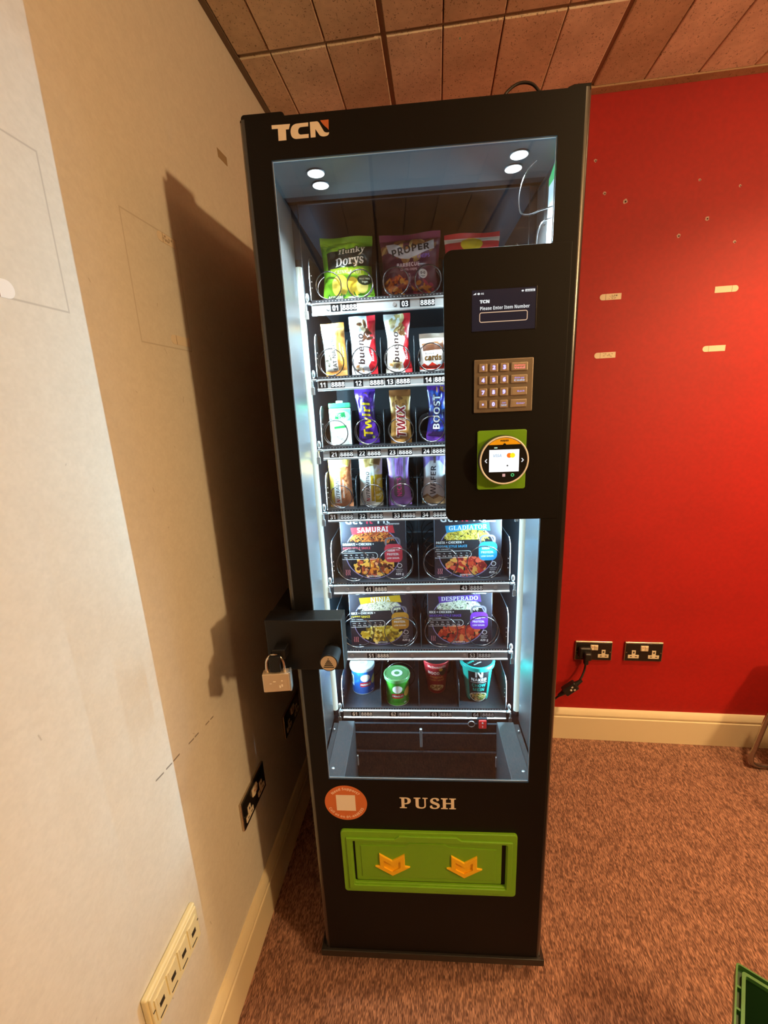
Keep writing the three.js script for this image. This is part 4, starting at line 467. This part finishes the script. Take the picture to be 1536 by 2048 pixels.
// rows 4 and 5: boxed meals
function meal(x, k, title, ban, tcol, food, low, sauce, scol, seed, label, turn, tfont) {
  const t = local('meal_box', label, 'meal box', x, railY[k] + FL, -0.295, turn), w = 0.176, h = 0.182, d = 0.04;
  const tex = canvasTex(704, 728, (g, W, H) => {
    const R = rng(seed); rect(g, '#2b2830', 0, 0, W, H); pol(g, '#4a4453', [[0, 0], [W, 0], [W, 60], [0, 60]]); T(g, 'Get', 150, 58, 112, '#eef0f0'); T(g, 'it', 318, 58, 112, '#d22a44'); T(g, 'Fit', 470, 58, 112, '#eef0f0'); T(g, '- by JOWFOOD', 560, 104, 24, '#e8eaea');
    g.save(); g.beginPath(); g.ellipse(340, 430, 296, 292, 0, 0, 7); g.clip(); rect(g, '#17161a', 40, 100, 620, 640); blobs(g, R, food, 420, 340, 240, 250, 90, 26, 5); blobs(g, R, low, 130, 350, 590, 220, 100, 30, 18); g.restore();
    g.strokeStyle = '#8c86b8'; g.lineWidth = 9; g.beginPath(); g.ellipse(340, 430, 300, 296, 0, 0, 7); g.stroke();
    pol(g, ban, [[112, 138], [572, 118], [588, 206], [350, 186], [126, 218]]); T(g, title, 350, 164, title.length > 7 ? 66 : 78, '#f4f6f2', { font: tfont || 'sans-serif', rot: -0.02, sx: 0.98 });
    rect(g, '#201f24', 0, 300, 470, 190); T(g, (sauce[0]) + ' + CHICKEN +', 12, 326, 38, '#f2f2ee', { align: 'left', sx: 0.86 }); T(g, sauce[1], 12, 370, 38, scol, { align: 'left', sx: 0.86 }); T(g, 'RICE - CHICKEN', 12, 402, 18, '#d8d8d4', { align: 'left' });
    g.strokeStyle = '#e4e6e2'; g.lineWidth = 5; g.beginPath(); g.roundRect(-20, 424, 410, 74, 34); g.stroke(); for (let i = 0; i < 6; i++) { T(g, ['420kJ', '8g', '32g', '41g', '3g', '1g'][i], 40 + i * 60, 448, 15, '#e8e8e4'); T(g, ['100g', '11,3g', '28,4g', '19,5g', '2,8g', '0,9g'][i], 40 + i * 60, 478, 16, '#e8e8e4'); }
    // kettlebell-shaped badge
    g.strokeStyle = '#777078'; g.lineWidth = 20; g.beginPath(); g.roundRect(486, 262, 150, 110, 40); g.stroke(); g.fillStyle = tcol; g.beginPath(); g.roundRect(468, 330, 196, 210, 60); g.fill(); T(g, 'HIGH', 500, 404, 36, '#f4f2ee', { align: 'left', sx: 0.9 }); T(g, 'daily', 590, 396, 18, '#f4f2ee', { align: 'left', font: 'serif' }); T(g, 'PROTEIN.', 492, 448, 36, '#f4f2ee', { align: 'left', sx: 0.84 }); T(g, 'LOW SUGAR.', 492, 492, 26, '#f4f2ee', { align: 'left', sx: 0.9 });
    pol(g, '#262230', [[0, 560], [120, 640], [230, 728], [0, 728]]); g.strokeStyle = '#e58a94'; g.lineWidth = 6; for (let i = 0; i < 3; i++) { g.beginPath(); g.moveTo(30 + i * 20, 620); g.bezierCurveTo(46 + i * 20, 640, 20 + i * 20, 660, 36 + i * 20, 684); g.stroke(); }
    pol(g, '#262230', [[W, 540], [W, H], [500, H], [600, 640]]); g.strokeStyle = '#eceeee'; g.lineWidth = 6; g.beginPath(); g.arc(628, 580, 24, 0, 7); g.stroke(); T(g, '✓', 630, 580, 26, '#eceeee'); T(g, 'ready in 4', 622, 624, 16, '#dfe1e1'); T(g, 'minutes', 622, 644, 16, '#dfe1e1'); T(g, '420 g', 626, 678, 36, '#f2f4f4'); T(g, 'JOWFOOD', 340, 700, 28, '#eceeee', { font: 'serif' });
  });
  mesh('carton', rbox(w, h, d, 0.0015, 0, h / 2, 0), std(lin(0.05, 0.045, 0.06), 0.45), t); mesh('front_print', new THREE.PlaneGeometry(w - 0.002, h - 0.002), phys({ map: tex, roughness: 0.45, clearcoat: 0.3, clearcoatRoughness: 0.3 }), t, [0, h / 2, d / 2 + 0.0004]); return t;
}
meal(-0.125, 4, 'SAMURAI', '#c8323c', '#c93a48', ['#c8622a', '#e08a3a', '#a8441c', '#d8752c', '#7e3014'], ['#d9832c', '#e9b04a', '#b8502a', '#8a3a24', '#5a2a1c', '#e0a070'], ['BASMATI', 'ASIAN STYLE SAUCE'], '#e2505c', 61, 'boxed ready meal with red banner and red badge on the fifth tray', 0.0);
meal(0.125, 4, 'GLADIATOR', '#2f96c8', '#2aa2dc', ['#e6cf5a', '#d8b93c', '#f0e08a', '#8a7a2c', '#c9a832'], ['#c84628', '#b02a22', '#e08a48', '#d9a04a', '#7e1e1a', '#e06048'], ['PASTA', 'TUSCAN STYLE SAUCE'], '#48b2e2', 63, 'boxed ready meal with blue banner and blue badge on the fifth tray', 0.03, 'serif');
meal(-0.115, 5, 'NINJA', '#dcae22', '#c88a2a', ['#e8e6c8', '#d8d6b0', '#f2f0dc', '#b8b890'], ['#e0c23a', '#c8a428', '#f0dc74', '#a88420', '#7a6420'], ['RICE', 'CURRY SAUCE'], '#e2c030', 67, 'boxed ready meal with yellow banner and orange badge on the sixth tray', 0.05);
meal(0.104, 5, 'DESPERADO', '#5c3aa0', '#7a34b8', ['#e2e4cc', '#cfd2b4', '#f0f0e0', '#b0b492'], ['#b8321e', '#d85a34', '#8e1e18', '#e08a4a', '#c8442a'], ['RICE', 'MEXICAN STYLE SAUCE'], '#6a48b8', 71, 'boxed ready meal with purple banner and purple badge on the sixth tray', 0.0, 'serif');
// row 6: two crisps tubes, two noodle pots
function lathe(pts, seg = 48) { const g = new THREE.LatheGeometry(pts.map(([r, y]) => new THREE.Vector2(r, y)), seg, Math.PI), h = Math.max(...pts.map(p => p[1])); for (let i = 0; i < g.attributes.uv.count; i++) g.attributes.uv.setY(i, Math.min(1, g.attributes.position.getY(i) / h)); return g; }   // seam at the back, u = 0.5 faces +z
function crispsTube(x, z, col, dark, lid, seed, label, turn) {
  const t = local('crisps_tube', label, 'crisps tube', x, railY[6] + FL, z, turn), r = 0.034, h = 0.088;
  const tex = canvasTex(768, 320, (g, W, H) => { rect(g, col, 0, 0, W, H); const R = rng(seed); for (let i = 0; i < 24; i++) pol(g, i % 2 ? dark : col, [[R() * W, 0], [R() * W, H], [R() * W, H]]); rect(g, '#c9cccc', 0, H - 10, W, 10); rect(g, '#d6d8d8', 0, 0, W, 8); rect(g, '#e6e6e0', 180, 100, 60, 130); rect(g, '#3a3a3a', 192, 112, 36, 90); ell(g, '#e8e4de', 384, 120, 54, 44); g.fillStyle = '#b9242c'; g.beginPath(); g.roundRect(320, 172, 132, 54, 18); g.fill(); T(g, 'PRINGLES', 386, 200, 27, '#f6f2ea', { stroke: '#3a1a1c', sw: 4, sx: 0.92 }); ell(g, '#e8cf6a', 500, 170, 40, 52, 0.5); rect(g, dark, 320, 244, 140, 40); T(g, '40g', 470, 286, 22, '#eef'); });
  mesh('tube', lathe([[0.0001, 0.001], [r - 0.002, 0.001], [r, 0.0], [r + 0.0006, 0.002], [r, 0.004], [r, h - 0.004], [r - 0.001, h]]), std(0xffffff, 0.32, 0.1, { map: tex }), t);
  mesh('lid', lathe([[r + 0.0042, h - 0.010], [r + 0.0048, h - 0.002], [r + 0.0042, h + 0.001], [r + 0.002, h + 0.0015], [r, h - 0.0005], [0.0001, h - 0.0005]]), phys({ color: lid, roughness: 0.25, transmission: 0.35, thickness: 0, transparent: false }), t);
  mesh('lid_print', new THREE.RingGeometry(0.008, 0.0165, 28).rotateX(-Math.PI / 2), std(lin(0.7, 0.72, 0.7), 0.5), t, [0, h + 0.0002, 0]); return t;
}
crispsTube(-0.187, -0.345, '#1f63b8', '#184c92', lin(0.45, 0.5, 0.54), 81, 'short blue tube of crisps with a clear lid on the bottom tray', 0.35);
crispsTube(-0.078, -0.293, '#3f9b2e', '#2f8222', lin(0.16, 0.42, 0.14), 83, 'short green tube of crisps with a green lid on the bottom tray', 0.05);
function potTex(W, H, fn) { return canvasTex(W, H, fn); }
{ const t = local('noodle_pot', 'red paper pot of curry noodles on the bottom tray', 'noodle pot', 0.040, railY[6] + FL, -0.345, 0), h = 0.108;
  const tex = potTex(768, 352, (g, W, H) => { rect(g, '#9c1c22', 0, 0, W, H); rect(g, '#c03038', 0, 0, W, 60); T(g, 'McDonnells', 384, 38, 32, '#f2dcc8', { font: 'serif' }); T(g, 'NOODLES', 384, 110, 46, '#ecd2c0', { sx: 0.92 }); T(g, 'ORIGINAL', 384, 156, 32, '#d89a4a'); T(g, 'CURRY SAUCE', 384, 192, 26, '#d89a4a'); ell(g, '#2a1a16', 450, 96, 40, 44); ell(g, '#d8a23a', 424, 70, 20, 16); ell(g, '#d8b890', 384, 280, 90, 36); blobs(g, rng(91), ['#e6cf9a', '#c79a52', '#8a5a2a'], 40, 384, 280, 80, 30, 18, 5); });
  mesh('pot', lathe([[0.0001, 0.002], [0.026, 0.002], [0.0265, 0.0], [0.0275, 0.002], [0.0395, h - 0.004], [0.041, h]]), std(0xffffff, 0.4, 0, { map: tex }), t);
  mesh('rim', new THREE.TorusGeometry(0.041, 0.0022, 8, 48).rotateX(Math.PI / 2), std(lin(0.55, 0.03, 0.03), 0.35), t, [0, h, 0]); mesh('lid', cylY(0.041, 0.001, 0, h + 0.0012, 0, 48), std(lin(0.03, 0.025, 0.025), 0.35), t); }
{ const t = local('noodle_pot', 'black and turquoise paper pot of noodles on the bottom tray', 'noodle pot', 0.158, railY[6] + FL, -0.312, 0), h = 0.122;
  const tex = potTex(768, 384, (g, W, H) => { rect(g, '#12a896', 0, 0, W, H); rect(g, '#101214', 290, 10, 188, 374); rect(g, '#0f8f80', 150, 0, 60, H); T(g, 'N', 384, 70, 104, '#f4f6f4'); T(g, 'NAKED', 384, 134, 44, '#f4f6f4', { sx: 0.95 }); rect(g, '#f4f6f4', 310, 162, 148, 4); T(g, 'CHOW', 384, 198, 46, '#1fc4b0', { sx: 0.95 }); T(g, 'MEIN', 384, 244, 46, '#1fc4b0', { sx: 0.95 }); ell(g, '#e9e4d6', 384, 326, 96, 50); ell(g, '#3a2a1a', 384, 326, 84, 42); blobs(g, rng(93), ['#e6c26a', '#c79a3c', '#7aa23a', '#8a5a2a', '#f0dca0'], 70, 384, 324, 74, 36, 20, 4); });
  mesh('pot', lathe([[0.0001, 0.002], [0.031, 0.002], [0.0315, 0.0], [0.0325, 0.002], [0.0445, h - 0.008], [0.0462, h]]), std(0xffffff, 0.38, 0, { map: tex }), t);
  mesh('rim', lathe([[0.0455, h - 0.014], [0.0495, h - 0.012], [0.0505, h - 0.001], [0.049, h + 0.0015], [0.0445, h + 0.0008]]), std(lin(0.01, 0.42, 0.36), 0.35), t);
  const lt = canvasTex(256, 256, (g) => { rect(g, '#141416', 0, 0, 256, 256); T(g, 'N2', 150, 96, 92, '#f0f2f0', { rot: -0.6 }); T(g, 'CHOW MEIN', 96, 160, 30, '#1fc4b0', { rot: -0.6 }); T(g, 'noodles', 120, 196, 20, '#c8d0ce', { rot: -0.6 }); }); mesh('lid', new THREE.CircleGeometry(0.0445, 48).rotateX(-Math.PI / 2), std(0xffffff, 0.4, 0, { map: lt }), t, [0, h + 0.0009, 0]); }

scene.traverse(o => { if (o.isMesh) { o.castShadow = true; o.receiveShadow = true; } });
renderer.render(scene, camera);
